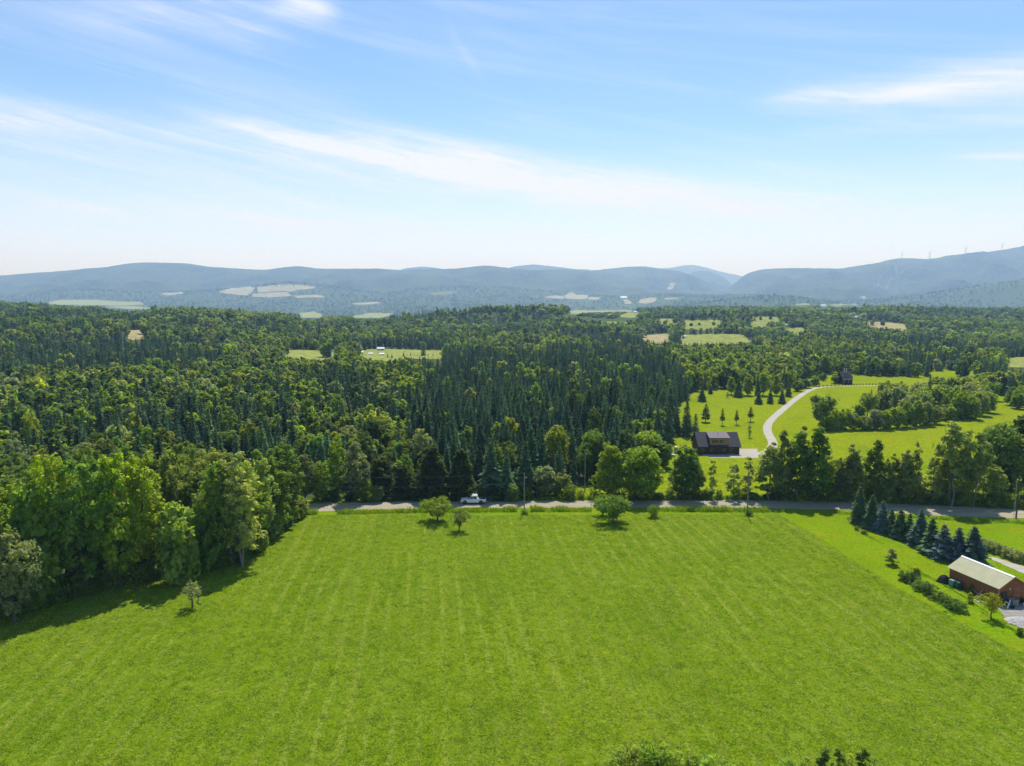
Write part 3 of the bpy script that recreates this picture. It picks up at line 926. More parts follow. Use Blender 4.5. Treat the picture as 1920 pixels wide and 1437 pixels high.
# tints (linear reflectance)
BRIGHT = (0.240, 0.335, 0.026); MID = (0.165, 0.255, 0.040); DARK = (0.085, 0.145, 0.040)
YELLOW = (0.300, 0.350, 0.030); GREY = (0.265, 0.320, 0.160); ASPEN = (0.250, 0.310, 0.085)
OLIVE = (0.180, 0.215, 0.070); CEDARC = (0.085, 0.118, 0.026)
CON = (0.082, 0.148, 0.066); CON2 = (0.115, 0.188, 0.078); BLUE = (0.125, 0.185, 0.155); PINEC = (0.070, 0.115, 0.045)
def vary(c, a=0.15):
    k = 1 + a * random.uniform(-1, 1)
    return [c[0] * k * random.uniform(0.92, 1.08), c[1] * k, c[2] * k * random.uniform(0.85, 1.15)]

COUNT = {}
def tree(name, label, cat, k, x, y, h, w=None, tint=MID, group=None, z=0.0, whole=False, var=0.12):
    """place a tree of kind k with its foot at (x, y), height h and crown width w"""
    s = h / k.h
    sx = s if w is None else w / (2 * k.r)
    rz = random.uniform(0, 6.28)
    tn = vary(tint, var)
    COUNT[name] = COUNT.get(name, 0) + 1
    if whole:
        o = link(name, k.joined(), None, (x, y, z))
        o.rotation_euler = (0, 0, rz); o.scale = (sx, sx, s); o['tint'] = tn
        return tag(o, label, cat, group)
    root = empty(name, (x, y, z), rz)
    root.scale = (sx, sx, s)
    tag(root, label, cat, group)
    if k.trunk is not None:
        link("trunk", k.trunk, root)
    c = link("crown", k.crown, root)
    c['tint'] = tn
    return root

def tree_px(name, label, cat, kinds, bx, by, ty, wpx, tint, group=None, **kw):
    """foot at the pixel (bx, by) on level ground, top at row ty, wpx wide in the photograph"""
    x, y = flat(bx, by)
    dep = y * math.cos(PITCH) + CAM_Z * math.sin(PITCH)
    r = ray_dir(bx, ty)
    h = CAM_Z + (y * 1.0) * r.z / r.y
    k = kinds[COUNT.get(name, 0) % len(kinds)] if isinstance(kinds, list) else kinds
    TAKEN.append((x, y, max(1.2, wpx * dep / F * 0.35)))
    return tree(name, label, cat, k, x, y, max(h, 0.6), wpx * dep / F, tint, group, **kw)
TAKEN = []

# ------------------------------------------------------------------ single trees
T = tree_px
# apple trees standing in the mown field
T("apple_tree", "round leafy apple tree by the verge, larger of the left pair in the field", "apple tree", APPLE[0], 820, 977, 934, 58, BRIGHT)
T("apple_tree", "small thin apple tree with bare grey twigs just below a larger apple tree", "apple tree", APPLE[1], 861, 996, 956, 40, OLIVE)
T("apple_tree", "broad apple tree with forked trunk standing alone mid-field near the road verge", "apple tree", APPLE[0], 1149, 980, 930, 64, MID)
T("apple_tree", "bushy small apple tree half behind the broad forked apple tree", "apple tree", APPLE[1], 1130, 966, 926, 40, MID)
T("apple_tree", "gnarled stunted apple tree in front of the left wood with one dead limb", "apple tree", APPLE[2], 361, 1140, 1088, 44, GREY)
T("apple_tree", "lopsided little apple tree beside the gravel yard of the brown shed", "apple tree", APPLE[1], 1858, 1160, 1112, 40, YELLOW)
T("shrub", "small round shrub in the verge right of the broad apple tree", "shrub", BUSH[1], 1226, 970, 946, 22, BRIGHT)
T("sapling", "lone grey-leaved sapling on the lawn between spruce row and dark hedge", "sapling", SPARSE[1], 1671, 1059, 1028, 25, OLIVE)
T("sapling", "yellow-green sapling against the long brown wall of the shed", "sapling", SPARSE[0], 1823, 1112, 1092, 18, YELLOW)
T("sapling", "low sapling in the weeds in front of the shed's long wall", "sapling", SPARSE[1], 1818, 1130, 1110, 14, YELLOW)
# dead twigs of the stunted apple
dx0, dy0 = flat(372, 1128)
mb = MB()
for k in range(9):
    a = random.uniform(-0.6, 2.2)
    p0 = Vector((0, 0, 0.5)); p1 = Vector((0.9 * math.cos(a) + 0.4, 0.5 * math.sin(a), 1.8 + random.random() * .6))
    mb.tube([p0, p0.lerp(p1, .5) + Vector((0, 0, .2)), p1 * 1.3], [0.06, 0.035, 0.012], 5)
mb.tube([(0, 0, 0), (0, 0, .6)], [0.1, 0.07], 6)
tag(mb.build("dead_sapling", M_PALEBARK, None, (dx0, dy0, 0)), "leafless grey dead sapling behind the stunted apple tree", "dead tree")

# blue spruces beside the shed, far end of the row first
row = [(1612, 913, 981, 36, CON2, "dark green spruce at the far end of the row, nearest the road"),
       (1635, 929, 990, 36, CON2, "second dark spruce from the road end of the spruce row"),
       (1655, 940, 997, 34, BLUE, "bluish spruce third from the road in the spruce row"),
       (1672, 954, 1003, 28, CON2, "slim dark spruce fourth from the road in the spruce row"),
       (1689, 955, 1009, 36, CON2, "full dark spruce fifth from the road, in the middle of the row"),
       (1706, 963, 1013, 28, CON2, "small yellowish-green spruce sixth from the road in the row"),
       (1726, 956, 1024, 42, BLUE, "tall blue spruce seventh from the road in the row"),
       (1747, 972, 1037, 42, CON2, "green spruce fourth from the shed in the spruce row"),
       (1769, 984, 1047, 50, BLUE, "wide silver-blue spruce third from the shed in the row"),
       (1797, 990, 1053, 42, BLUE, "narrow blue spruce next but one to the shed"),
       (1825, 988, 1058, 54, BLUE, "broad blue spruce right behind the pale roof of the shed")]
for i, (bx, ty, by, w, c, lab) in enumerate(row):
    T("spruce_tree", lab, "spruce", SPRUCE[i % 3], bx - 2, by, ty, w * 1.18, c, "row of spruces beside the shed")

# dark hedge of shrubs along the mown edge
hed = [(1697, 1087, 24, "leftmost shrub of the dark hedge on the lawn"), (1711, 1094, 26, "second shrub from the left in the dark lawn hedge"), (1727, 1105, 28, "third shrub from the left in the dark lawn hedge"),
       (1744, 1116, 28, "middle shrub of the dark lawn hedge"), (1760, 1126, 28, "third shrub from the right in the dark lawn hedge"), (1775, 1135, 28, "second shrub from the right in the dark lawn hedge"), (1789, 1143, 30, "rightmost, fullest shrub of the dark lawn hedge")]
for bx, by, w, lab in hed:
    T("shrub", lab, "shrub", BUSH, bx, by, by - random.uniform(16, 24), w * random.uniform(1.0, 1.35), random.choice([DARK, MID, MID]), "shrubs of the dark hedge on the lawn")
T("shrub", "small dark shrub on top of the weedy bank behind the lawn hedge", "shrub", BUSH[0], 1718, 1078, 1064, 16, DARK)
# flowering hedge above the farm lane
for i in range(9):
    t = i / 8
    bx, by = 1846 + t * 110, 1030 + t * 40
    T("shrub", ["silvery flowering shrub at the spruce end of the pale hedge along the lane", "silvery flowering shrub inside the pale hedge along the farm lane"][i > 0], "shrub", BUSH, bx, by, by - 21, 26, GREY, "flowering shrubs along the farm lane")
T("shrub", "dark weedy shrub at the edge of the gravel yard by the frame edge", "shrub", BUSH[0], 1912, 1192, 1176, 18, DARK)
for (bx, by, ty, w, lab) in ((1606, 994, 986, 10, "grey-green weed clump left of the spruce row on the lawn"), (1619, 1001, 993, 14, "second, darker weed clump beside the spruce row on the lawn")):
    T("weed_clump", lab, "weeds", BUSH[1], bx, by, ty, w, OLIVE)

# bushes at the very bottom of the picture
BOTTOM = [BK(201, 4, 1.6, 0.2, 'oval', 60, 18, 0.14, 0.03, multi=4, clump=0.3, lobes=0.6), BK(202, 4, 1.3, 0.2, 'poplar', 55, 17, 0.13, 0.03, multi=3, clump=0.28, lobes=0.6), BK(203, 4, 0.7, 0.2, 'poplar', 26, 30, 0.14, 0.04, multi=1, clump=0.42)]
for (px_, d, h, w, q, lab) in ((1158, 70.2, 3.5, 3.0, 0, "leftmost light green bush along the bottom edge"), (1186, 70.6, 4.3, 3.6, 0, "dense bush second from the left along the bottom edge"), (1212, 71.0, 4.3, 2.4, 1, "upright ragged sapling with dark shoots in the left bottom clump"), (1236, 70.4, 4.4, 3.4, 0, "tallest bush in the middle of the left bottom clump"),
                            (1268, 70.0, 3.9, 3.2, 1, "ragged bush right of the tallest in the left bottom clump"), (1298, 69.8, 3.5, 3.0, 0, "low bush near the right end of the left bottom clump"), (1330, 69.8, 3.3, 3.2, 1, "sparse bush next to the right end of the left bottom clump"), (1362, 69.6, 2.8, 2.6, 1, "last low bush closing the left bottom clump on its right"),
                            (1478, 69.2, 3.1, 3.4, 0, "low left bush of the right clump along the bottom edge"), (1510, 69.4, 3.5, 2.8, 1, "ragged bush second from the left in the right bottom clump"), (1548, 70.2, 4.4, 1.5, 2, "dark spire-like sapling left in the right bottom clump"), (1576, 70.2, 4.2, 1.4, 2, "dark spire-like sapling in the middle of the right bottom clump"), (1592, 69.8, 3.6, 2.6, 1, "ragged bush between the dark saplings at the bottom edge"), (1620, 70.2, 4.2, 1.5, 2, "dark spire-like sapling on the right of the right bottom clump"), (1634, 69.4, 3.3, 3.0, 0, "rightmost low bush along the bottom edge")):
    x = (px_ - 960) / F * (d * math.cos(PITCH) + (CAM_Z - h) * math.sin(PITCH))
    tree("shrub", lab, "shrub", BOTTOM[q], x, d, h - 0.45, w, vary(MID if q == 2 else (0.31, 0.42, 0.05), .1), "bushes along the near edge of the field")

# behind the road, left to right -------------------------------------------------
far_side = [
    ("broadleaf_tree", WOOD[0], 604, 941, 862, 44, BRIGHT, "bright round-headed tree behind the road's dark left end"),
    ("broadleaf_tree", WOOD[4], 572, 941, 846, 52, OLIVE, "olive tree where the left wood meets the road"),
    ("broadleaf_tree", WOOD[0], 634, 930, 822, 46, BRIGHT, "lime-green maple crown among the olive trees behind the road"),
    ("aspen_tree", WOOD[1], 668, 938, 822, 56, GREY, "tall grey-green aspen behind the road, left of the dark cedars"),
    ("broadleaf_tree", SKIRT[0], 690, 940, 902, 34, BRIGHT, "low bright bush-like tree under the grey-green aspen"),
    ("cedar_tree", CEDAR[1], 716, 932, 852, 62, CEDARC, "leftmost rounded dark cedar behind the road"),
    ("broadleaf_tree", SKIRT[1], 708, 941, 908, 26, ASPEN, "pale small tree at the foot of the leftmost cedar"),
    ("cedar_tree", CEDAR[1], 756, 934, 868, 44, CEDARC, "slim dark cedar second from the left behind the road"),
    ("cedar_tree", CEDAR[0], 810, 934, 832, 84, CEDARC, "widest dark cedar behind the road, left of the pickup"),
    ("cedar_tree", CEDAR[0], 866, 934, 839, 66, CEDARC, "rounded dark cedar directly behind the pickup's front"),
    ("spruce_tree", FIR[2], 922, 934, 826, 60, CON2, "big dark spruce behind the pickup's tail"),
    ("spruce_tree", FIR[0], 950, 934, 845, 38, CON2, "narrow spruce between the big dark spruce and the utility pole"),
    ("spruce_tree", FIR[1], 985, 932, 826, 46, CON, "dark spruce right behind the nearest left utility pole"),
    ("broadleaf_tree", SKIRT[1], 962, 940, 905, 26, ASPEN, "small pale tree by the road left of the utility pole"),
    ("broadleaf_tree", SKIRT[0], 1020, 930, 874, 58, GREY, "pale silvery bushy tree right of the utility pole"),
    ("broadleaf_tree", SKIRT[1], 1052, 930, 884, 44, ASPEN, "smaller silvery bushy tree beside the pale one"),
    ("shrub", BUSH[0], 1068, 938, 906, 34, BRIGHT, "bright green roadside shrub below the rear utility pole"),
    ("maple_tree", MAPLE[0], 1043, 890, 796, 52, YELLOW, "tall yellow-green maple in front of the dark spruce stand"),
    ("maple_tree", MAPLE[1], 1112, 896, 800, 56, MID, "dark round maple above the rear utility pole"),
    ("maple_tree", MAPLE[0], 1142, 938, 830, 60, BRIGHT, "left of the two big bright maples beside the road"),
    ("maple_tree", MAPLE[1], 1201, 938, 829, 80, BRIGHT, "right and wider of the two big bright maples beside the road"),
    ("maple_tree", MAPLE[1], 1214, 872, 804, 68, BRIGHT, "round bright maple further back, left of the brown house"),
    ("maple_tree", MAPLE[0], 1240, 878, 828, 44, MID, "dark maple at the lawn edge left of the propane tank"),
    ("maple_tree", MAPLE[0], 1286, 938, 834, 58, MID, "dark green maple on the road in front of the brown house's left end"),
    ("aspen_tree", SPARSE[0], 1269, 936, 852, 26, OLIVE, "thin half-bare aspen left of the dark green roadside maple"),
    ("aspen_tree", SPARSE[1], 1335, 936, 860, 22, ASPEN, "slender young tree on the road below the brown house"),
    ("aspen_tree", SPARSE[0], 1374, 936, 864, 36, ASPEN, "sparse young aspen below the right end of the brown house"),
    ("aspen_tree", SPARSE[1], 1402, 934, 852, 30, ASPEN, "young aspen behind the middle utility pole"),
    ("poplar_tree", POPLAR[0], 1441, 938, 824, 54, ASPEN, "silvery poplar beside the road at the driveway"),
    ("poplar_tree", POPLAR[1], 1466, 938, 800, 40, ASPEN, "slim poplar left of the dense poplar clump"),
    ("poplar_tree", POPLAR[0], 1496, 940, 792, 54, MID, "dark poplar forming the left half of the dense clump"),
    ("poplar_tree", POPLAR[1], 1530, 940, 794, 62, MID, "dark poplar forming the right half of the dense clump"),
    ("poplar_tree", SPARSE[0], 1568, 940, 850, 34, ASPEN, "low poplar right of the dense clump"),
    ("poplar_tree", POPLAR[0], 1597, 942, 828, 44, ASPEN, "light poplar with a pointed top right of the dense clump"),
    ("poplar_tree", POPLAR[1], 1638, 942, 820, 46, MID, "dark pointed poplar rising behind the first spruce of the row"),
    ("poplar_tree", SPARSE[0], 1664, 944, 852, 32, ASPEN, "small poplar right of the dark pointed poplar"),
    ("poplar_tree", POPLAR[0], 1698, 946, 838, 42, ASPEN, "yellowish poplar in the roadside row, half-bare at the top"),
    ("poplar_tree", SPARSE[1], 1714, 946, 822, 26, OLIVE, "thin nearly bare poplar stem in the roadside row"),
    ("poplar_tree", SPARSE[0], 1748, 948, 850, 40, ASPEN, "bushy poplar left of the tall airy poplars"),
    ("poplar_tree", POPLAR[2], 1784, 950, 786, 72, ASPEN, "tall airy poplar with pale stems showing through"),
    ("poplar_tree", POPLAR[2], 1822, 950, 806, 60, ASPEN, "second tall airy poplar, right of the tallest"),
    ("broadleaf_tree", MAPLE[1], 1868, 915, 784, 86, MID, "broad high-crowned tree with bare lower trunk near the right edge"),
    ("broadleaf_tree", MAPLE[0], 1918, 905, 776, 80, DARK, "dark broad tree at the right edge above the road"),
    ("broadleaf_tree", MAPLE[0], 1975, 915, 790, 80, DARK, "dark broad tree leaning in past the right edge"),
    ("cedar_tree", CEDAR[1], 1884, 925, 868, 30, CEDARC, "small dark cedar in the shade of the broad right-hand tree"),
]
for nm, k, bx, by, ty, w, c, lab in far_side:
    T(nm, lab, nm.replace("_tree", "").replace("broadleaf", "broadleaf tree"), k, bx, by, ty, w, c, "trees along the far side of the road")
# undergrowth beside the road
for i in range(46):
    bx = 1455 + i * 11.5 + random.uniform(-4, 4)
    by = np.interp(bx, [1450, 1600, 1750, 1920, 2000], [937, 940, 945, 953, 957])
    T("shrub", "low leafy shrub in the undergrowth below the roadside poplars", "shrub", SKIRT + BUSH, bx, by, by - random.uniform(16, 44), random.uniform(24, 36), random.choice([BRIGHT, ASPEN, MID, MID]), "undergrowth along the far side of the road")
for i in range(26):
    bx = 985 + i * 18 + random.uniform(-5, 5)
    if 1000 < bx < 1068 or 1330 < bx < 1370 and i % 2: continue
    T("shrub", "small leafy shrub under the maples across the road", "shrub", SKIRT + BUSH, bx, 936, 936 - random.uniform(10, 30), random.uniform(18, 28), random.choice([BRIGHT, MID, BRIGHT]), "low shrubs under the roadside maples")
for i in range(22):
    bx = 600 + i * 17.5 + random.uniform(-5, 5)
    T("shrub", "small dark shrub at the foot of the cedars across the road", "shrub", SKIRT + BUSH, bx, 939, 939 - random.uniform(12, 34), random.uniform(18, 28), random.choice([MID, DARK, DARK]), "low shrubs under the cedars")

for i in range(14):
    bx = 1552 + i * 24 + random.uniform(-5, 5)
    by = np.interp(bx, [1450, 1600, 1750, 1920, 2000], [935, 938, 943, 950, 954])
    T("poplar_tree", "young feathery poplar filling the roadside row between the taller poplars", "poplar", SPARSE + [POPLAR[0], POPLAR[1]], bx, by, by - random.uniform(58, 104), random.uniform(30, 46), random.choice([(0.31, 0.38, 0.09), (0.33, 0.41, 0.07), YELLOW]), "young poplars in the roadside row")

# trees on the lawn round the brown house
yard = [
    ("pine_tree", PINE[0], 1323, 792, 757, 21, "full young pine on the lawn, leftmost of four in a row"),
    ("pine_tree", PINE[1], 1354, 798, 766, 12, "slim pine on the lawn, second from the left in the row of four"),
    ("pine_tree", PINE[1], 1381, 797, 769, 12, "smallest pine on the lawn, third in the row of four"),
    ("pine_tree", PINE[1], 1407, 791, 763, 15, "pine on the lawn, rightmost of the row of four"),
    ("pine_tree", PINE[1], 1303, 829, 776, 19, "tall pine with bare lower trunk behind the brown house's left corner"),
    ("sapling", SPARSE[1], 1405, 821, 794, 11, "thin young tree on the lawn right of the brown house"),
    ("spruce_tree", FIR[1], 1268, 816, 765, 26, "dark spruce at the forest edge left of the lawn, front one"),
    ("spruce_tree", FIR[2], 1287, 818, 748, 32, "large dark spruce left of the bare-trunked pine"),
    ("spruce_tree", FIR[0], 1253, 832, 756, 32, "tall dark spruce closing the forest edge above the round maple"),
    ("spruce_tree", FIR[0], 1264, 780, 735, 20, "spruce at the upper left corner of the lawn"),
    ("spruce_tree", SPRUCE[2], 1316, 753, 724, 20, "dark conical spruce at the upper lawn edge, left end"),
    ("spruce_tree", SPRUCE[0], 1332, 739, 722, 13, "small spruce at the top corner of the lawn"),
    ("sapling", SPARSE[0], 1364, 747, 734, 8, "tiny sapling at the yellow top of the lawn"),
    ("spruce_tree", FIR[2], 1384, 745, 712, 24, "dark spruce left of the bright poplars beyond the lawn"),
    ("spruce_tree", SPRUCE[2], 1422, 758, 734, 19, "squat dark spruce on the lawn, left of three under the poplars"),
    ("spruce_tree", SPRUCE[0], 1444, 757, 730, 17, "dark spruce on the lawn, middle of three under the poplars"),
    ("spruce_tree", SPRUCE[1], 1466, 757, 728, 18, "dark spruce on the lawn, right of three under the poplars"),
    ("spruce_tree", FIR[1], 1478, 744, 715, 16, "slim spruce beside the driveway's far bend"),
    ("spruce_tree", FIR[0], 1420, 742, 704, 14, "slim dark spruce among the bright poplars"),
    ("poplar_tree", POPLAR[0], 1371, 740, 703, 18, "bright poplar at the left of the clump beyond the lawn"),
    ("poplar_tree", POPLAR[1], 1402, 742, 700, 22, "bright poplar in the clump beyond the lawn, second from left"),
    ("poplar_tree", POPLAR[0], 1430, 742, 694, 24, "tallest bright poplar in the clump beyond the lawn"),
    ("poplar_tree", POPLAR[1], 1455, 742, 702, 20, "bright poplar in the clump near the driveway bend"),
    ("broadleaf_tree", ROUND[1], 1496, 734, 712, 22, "grey-green round tree at the driveway's far bend"),
    ("broadleaf_tree", ROUND[1], 1510, 728, 708, 20, "light tree just above the driveway's far bend"),
    ("broadleaf_tree", ROUND[0], 1528, 724, 707, 18, "dark round tree where the driveway turns right"),
    ("broadleaf_tree", ROUND[0], 1543, 714, 700, 16, "light round bush left of the dark far house"),
    ("broadleaf_tree", ROUND[0], 1568, 719, 702, 22, "wide pale bush touching the dark far house"),
    ("broadleaf_tree", ROUND[2], 1541, 803, 741, 46, "spreading tree at the left tip of the tree belt in the meadow"),
]
for nm, k, bx, by, ty, w, lab in yard:
    c = {"pine_tree": PINEC, "spruce_tree": CON2, "poplar_tree": BRIGHT, "sapling": ASPEN}.get(nm, MID)
    T(nm, lab, nm.replace("_tree", "").replace("broadleaf", "broadleaf tree"), k, bx, by, ty, w, c, whole=False)

def hill_tree(name, label, cat, kinds, px_, py_, hpx, wpx, tint, group):
    h_ = cast(px_, py_)
    dep_ = (h_ - Vector((0, 0, CAM_Z))).length
    tree(name, label, cat, random.choice(kinds), h_.x, h_.y, hpx * dep_ / F, wpx * dep_ / F, tint, group, z=h_.z - .2, whole=True)
for px_, py_, hpx in ((1296, 612, 7), (1311, 610, 6), (1338, 610, 7), (1265, 606, 9), (1272, 612, 8), (1258, 616, 10), (1247, 610, 9), (1279, 622, 11), (1268, 628, 12), (1426, 600, 6), (1445, 599, 6), (1655, 611, 8)):
    hill_tree("broadleaf_tree", "small round tree standing in the open on the far hill pastures", "broadleaf tree", ROUND[:2], px_, py_, hpx, hpx * .95, random.choice([DARK, MID]), "lone trees on the far hill pastures")
for px_, py_, hpx in ((727, 671, 8), (735, 672, 9), (757, 669, 9), (763, 668, 5), (770, 668, 7), (777, 668, 4), (783, 668, 5), (796, 668, 6), (803, 668, 6), (812, 668, 6), (819, 667, 4), (1281, 636, 9), (1262, 639, 9)):
    hill_tree("spruce_tree", "small dark spruce along the near edge of a far pasture", "spruce", FIR, px_, py_, hpx, hpx * .55, CON2, "small spruces at the far pastures")

# belt of small trees across the meadow
belt_front = [(1550, 808, 30), (1566, 807, 28), (1582, 806, 28), (1600, 806, 30), (1622, 806, 32), (1640, 805, 30), (1660, 805, 30), (1682, 803, 34), (1700, 801, 28), (1718, 799, 28), (1735, 797, 30), (1752, 795, 28), (1775, 788, 36), (1798, 786, 34), (1822, 786, 32)]
for i, (bx, by, w) in enumerate(belt_front):
    T("broadleaf_tree", "small leafy tree on the near edge of the belt crossing the meadow", "broadleaf tree", ROUND[:2] + SKIRT, bx, by, by - random.uniform(28, 52), w, random.choice([BRIGHT, ASPEN, GREY, MID]), "trees of the belt across the meadow")
belt_poly = [(1556, 800), (1740, 792), (1850, 782), (1990, 775), (1990, 726), (1840, 730), (1700, 742), (1650, 745), (1640, 775), (1570, 785)]
n_b = 0
bp = np.array(pxpoly(belt_poly))
while n_b < 60:
    x = random.uniform(bp[:, 0].min(), bp[:, 0].max()); y = random.uniform(bp[:, 1].min(), bp[:, 1].max())
    if not bool(inside(bp, np.array([x]), np.array([y]))[0]): continue
    if any((x - a) ** 2 + (y - c) ** 2 < 15 for a, c, _ in TAKEN): continue
    h = random.uniform(6.5, 12); TAKEN.append((x, y, 2))
    tree("broadleaf_tree", "leafy tree inside the wide belt crossing the meadow", "broadleaf tree", random.choice(ROUND), x, y, h, h * random.uniform(0.6, 0.95), random.choice([BRIGHT, ASPEN, MID, GREY, (0.28, 0.37, 0.07), BRIGHT]), "trees of the belt across the meadow", whole=True)
    n_b += 1
for bx, by, ty, w in ((1632, 770, 731, 16), (1645, 768, 727, 18), (1740, 770, 700, 20)):
    T("spruce_tree", "dark spruce tip rising out of the leafy meadow belt", "spruce", FIR, bx, by, ty, w, CON2, "spruces in the meadow belt")

# the tall wood on the left ------------------------------------------------------
wood = np.array([(-400, 1260), (-60, 1178), (60, 1152), (200, 1112), (330, 1082), (400, 1066), (470, 1056), (512, 1010), (560, 972), (566, 950), (300, 946), (-500, 946)], float)
wp = np.array([flat(*p) for p in wood])
front = [(30, 1168, 985, 90, WOOD[2], GREY, "pale bushy tree at the left edge in front of the tall wood"), (72, 1130, 905, 110, SKIRT[0], MID, "leafy tree with sunlit fringe left of the dark gap in the wood"),
         (-40, 1175, 900, 120, WOOD[2], MID, "tree cut by the left edge of the picture"),
         (335, 1092, 932, 88, SKIRT[1], (0.25, 0.33, 0.07), "rounded lighter tree standing forward of the tall wood"), (385, 1070, 960, 60, SKIRT[0], MID, "low tree beside the forward rounded one"),
         (434, 1058, 850, 88, WOOD[1], (0.29, 0.345, 0.10), "tall light aspen at the wood's right end, left trunk"), (456, 1060, 838, 84, WOOD[3], (0.29, 0.345, 0.10), "tall light aspen at the wood's right end, right trunk"),
         (410, 1064, 852, 70, WOOD[4], MID, "dark tree close left of the tall light aspens"),
         (495, 1020, 850, 60, WOOD[1], ASPEN, "aspen behind the wood's right corner"),
         (275, 1085, 840, 96, WOOD[0], BRIGHT, "tall bright-topped tree in the middle of the wood's front"), (225, 1100, 830, 96, WOOD[4], BRIGHT, "tall full-crowned tree left of the middle of the wood's front"),
         (165, 1112, 850, 110, WOOD[2], MID, "dark tall tree above the deep shade in the wood's front"), (110, 1118, 840, 100, WOOD[0], BRIGHT, "tall tree in the wood's front, third from the left edge")]
for bx, by, ty, w, k, c, lab in front:
    T("broadleaf_tree", lab, "broadleaf tree", k, bx, by, ty, w, tuple(1.25 * q for q in c), "front trees of the tall left wood")
n_w = 0
tries = 0
while n_w < 82 and tries < 6000:
    tries += 1
    x = random.uniform(wp[:, 0].min(), wp[:, 0].max()); y = random.uniform(wp[:, 1].min(), wp[:, 1].max())
    if not bool(inside(wp, np.array([x]), np.array([y]))[0]): continue
    if x < -0.80 * y - 12: continue
    if any((x - a) ** 2 + (y - c) ** 2 < 17 for a, c, _ in TAKEN): continue
    h = random.uniform(15.5, 21) * (0.85 if y > 160 else 1); TAKEN.append((x, y, 3))
    tree("broadleaf_tree", "tall leafy tree inside the wood left of the mown field", "broadleaf tree", random.choice(WOOD), x, y, h, h * random.uniform(0.38, 0.52), random.choice([BRIGHT, MID, MID, ASPEN, YELLOW, DARK]), "trees of the tall left wood")
    n_w += 1
# undergrowth along the shaded edge of the wood
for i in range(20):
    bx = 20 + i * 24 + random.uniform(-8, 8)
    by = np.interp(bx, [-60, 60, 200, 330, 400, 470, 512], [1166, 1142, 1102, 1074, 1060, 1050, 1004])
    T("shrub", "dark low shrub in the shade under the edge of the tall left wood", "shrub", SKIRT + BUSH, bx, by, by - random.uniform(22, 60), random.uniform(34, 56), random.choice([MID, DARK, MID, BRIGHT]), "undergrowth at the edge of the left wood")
# bushes that close the wood at its right end, down to the verge
for i in range(17):
    t = i / 16
    bx = 500 + t * 62 + random.uniform(-4, 4); by = 1012 - t * 46 + random.uniform(-3, 3)
    T("shrub", "tall leafy bush on the slope between the left wood and the road", "shrub", SKIRT, bx, by, by - random.uniform(34, 70) * (1 - 0.45 * t), random.uniform(28, 44), random.choice([BRIGHT, ASPEN, BRIGHT, MID]), "bushes between the left wood and the road")

# ------------------------------------------------------------------ buildings and objects
M_LOG = simple("dark log wall", (0.060, 0.036, 0.022), 0.75, 0.25, 2.5, bump=0.3)
M_CLAD = simple("brown dormer boards", (0.30, 0.17, 0.075), 0.75, 0.18, 3)
M_DORMROOF = simple("sunlit shingles", (0.15, 0.13, 0.135), 0.75, 0.12, 4)  # paler copy of the main roof's shingles; light on the flatter slope painted in
M_SHINGLE = simple("dark shingles", (0.033, 0.036, 0.052), 0.75, 0.2, 4, bump=0.3)
M_GLASS = simple("window glass", (0.03, 0.05, 0.055), 0.08, 0.1, 1, spec=0.6)
M_TRIM = simple("grey trim", (0.30, 0.28, 0.25), 0.6, 0.08)
M_WHITE = simple("white paint", (0.78, 0.78, 0.76), 0.5, 0.05)
M_CONC = simple("concrete", (0.34, 0.33, 0.31), 0.85, 0.12, 2)
M_SHED = simple("brown shed boards", (0.27, 0.105, 0.042), 0.8, 0.14, 2.2, bump=0.15)
M_SHEDTRIM = simple("light brown trim", (0.42, 0.20, 0.07), 0.7, 0.1)
M_TIN = simple("pale green metal roof", (0.41, 0.405, 0.235), 0.55, 0.07, 0.8, spec=0.25)
M_CAP = simple("white metal ridge", (0.82, 0.82, 0.80), 0.35, 0.03)
M_BLACK = simple("black plastic", (0.018, 0.019, 0.022), 0.5, 0.2)
M_GREY = simple("weathered grey wood", (0.30, 0.28, 0.25), 0.85, 0.2, 6)
M_POLE = simple("weathered pole", (0.25, 0.22, 0.18), 0.9, 0.2, 4)
M_DARKPOLE = simple("creosoted pole", (0.09, 0.08, 0.07), 0.9, 0.2, 4)
M_TEAL = simple("dark green plastic", (0.02, 0.10, 0.085), 0.45, 0.12)
M_PALETEAL = simple("faded green plastic", (0.16, 0.30, 0.24), 0.5, 0.12)
M_STONE = simple("pale stone", (0.42, 0.41, 0.38), 0.9, 0.2, 5, bump=0.4)
M_METAL = simple("galvanised metal", (0.5, 0.5, 0.5), 0.4, 0.1, 3, metal=0.6)
M_CAR = simple("silver white car paint", (0.74, 0.76, 0.78), 0.3, 0.02, 1, spec=0.6)
M_CARGLASS = simple("tinted glass", (0.012, 0.016, 0.022), 0.08, 0.1, 1, spec=0.6)
M_TYRE = simple("tyre rubber", (0.012, 0.012, 0.013), 0.85, 0.1)
M_RIM = simple("dark alloy", (0.10, 0.10, 0.11), 0.4, 0.1, metal=0.7)
M_RED = simple("red lamp", (0.35, 0.02, 0.02), 0.3, 0.05)
M_DARKHOUSE = simple("dark stained boards", (0.018, 0.020, 0.026), 0.75, 0.2)
M_TIN2 = simple("white metal roof", (0.72, 0.73, 0.74), 0.4, 0.05)
M_TURB = simple("pale turbine steel", (0.62, 0.63, 0.66), 0.5, 0.03)
M_WIRE = simple("wire", (0.10, 0.10, 0.10), 0.6, 0.1)
M_SOIL = simple("bare soil", (0.20, 0.15, 0.10), 0.95, 0.3, 2)

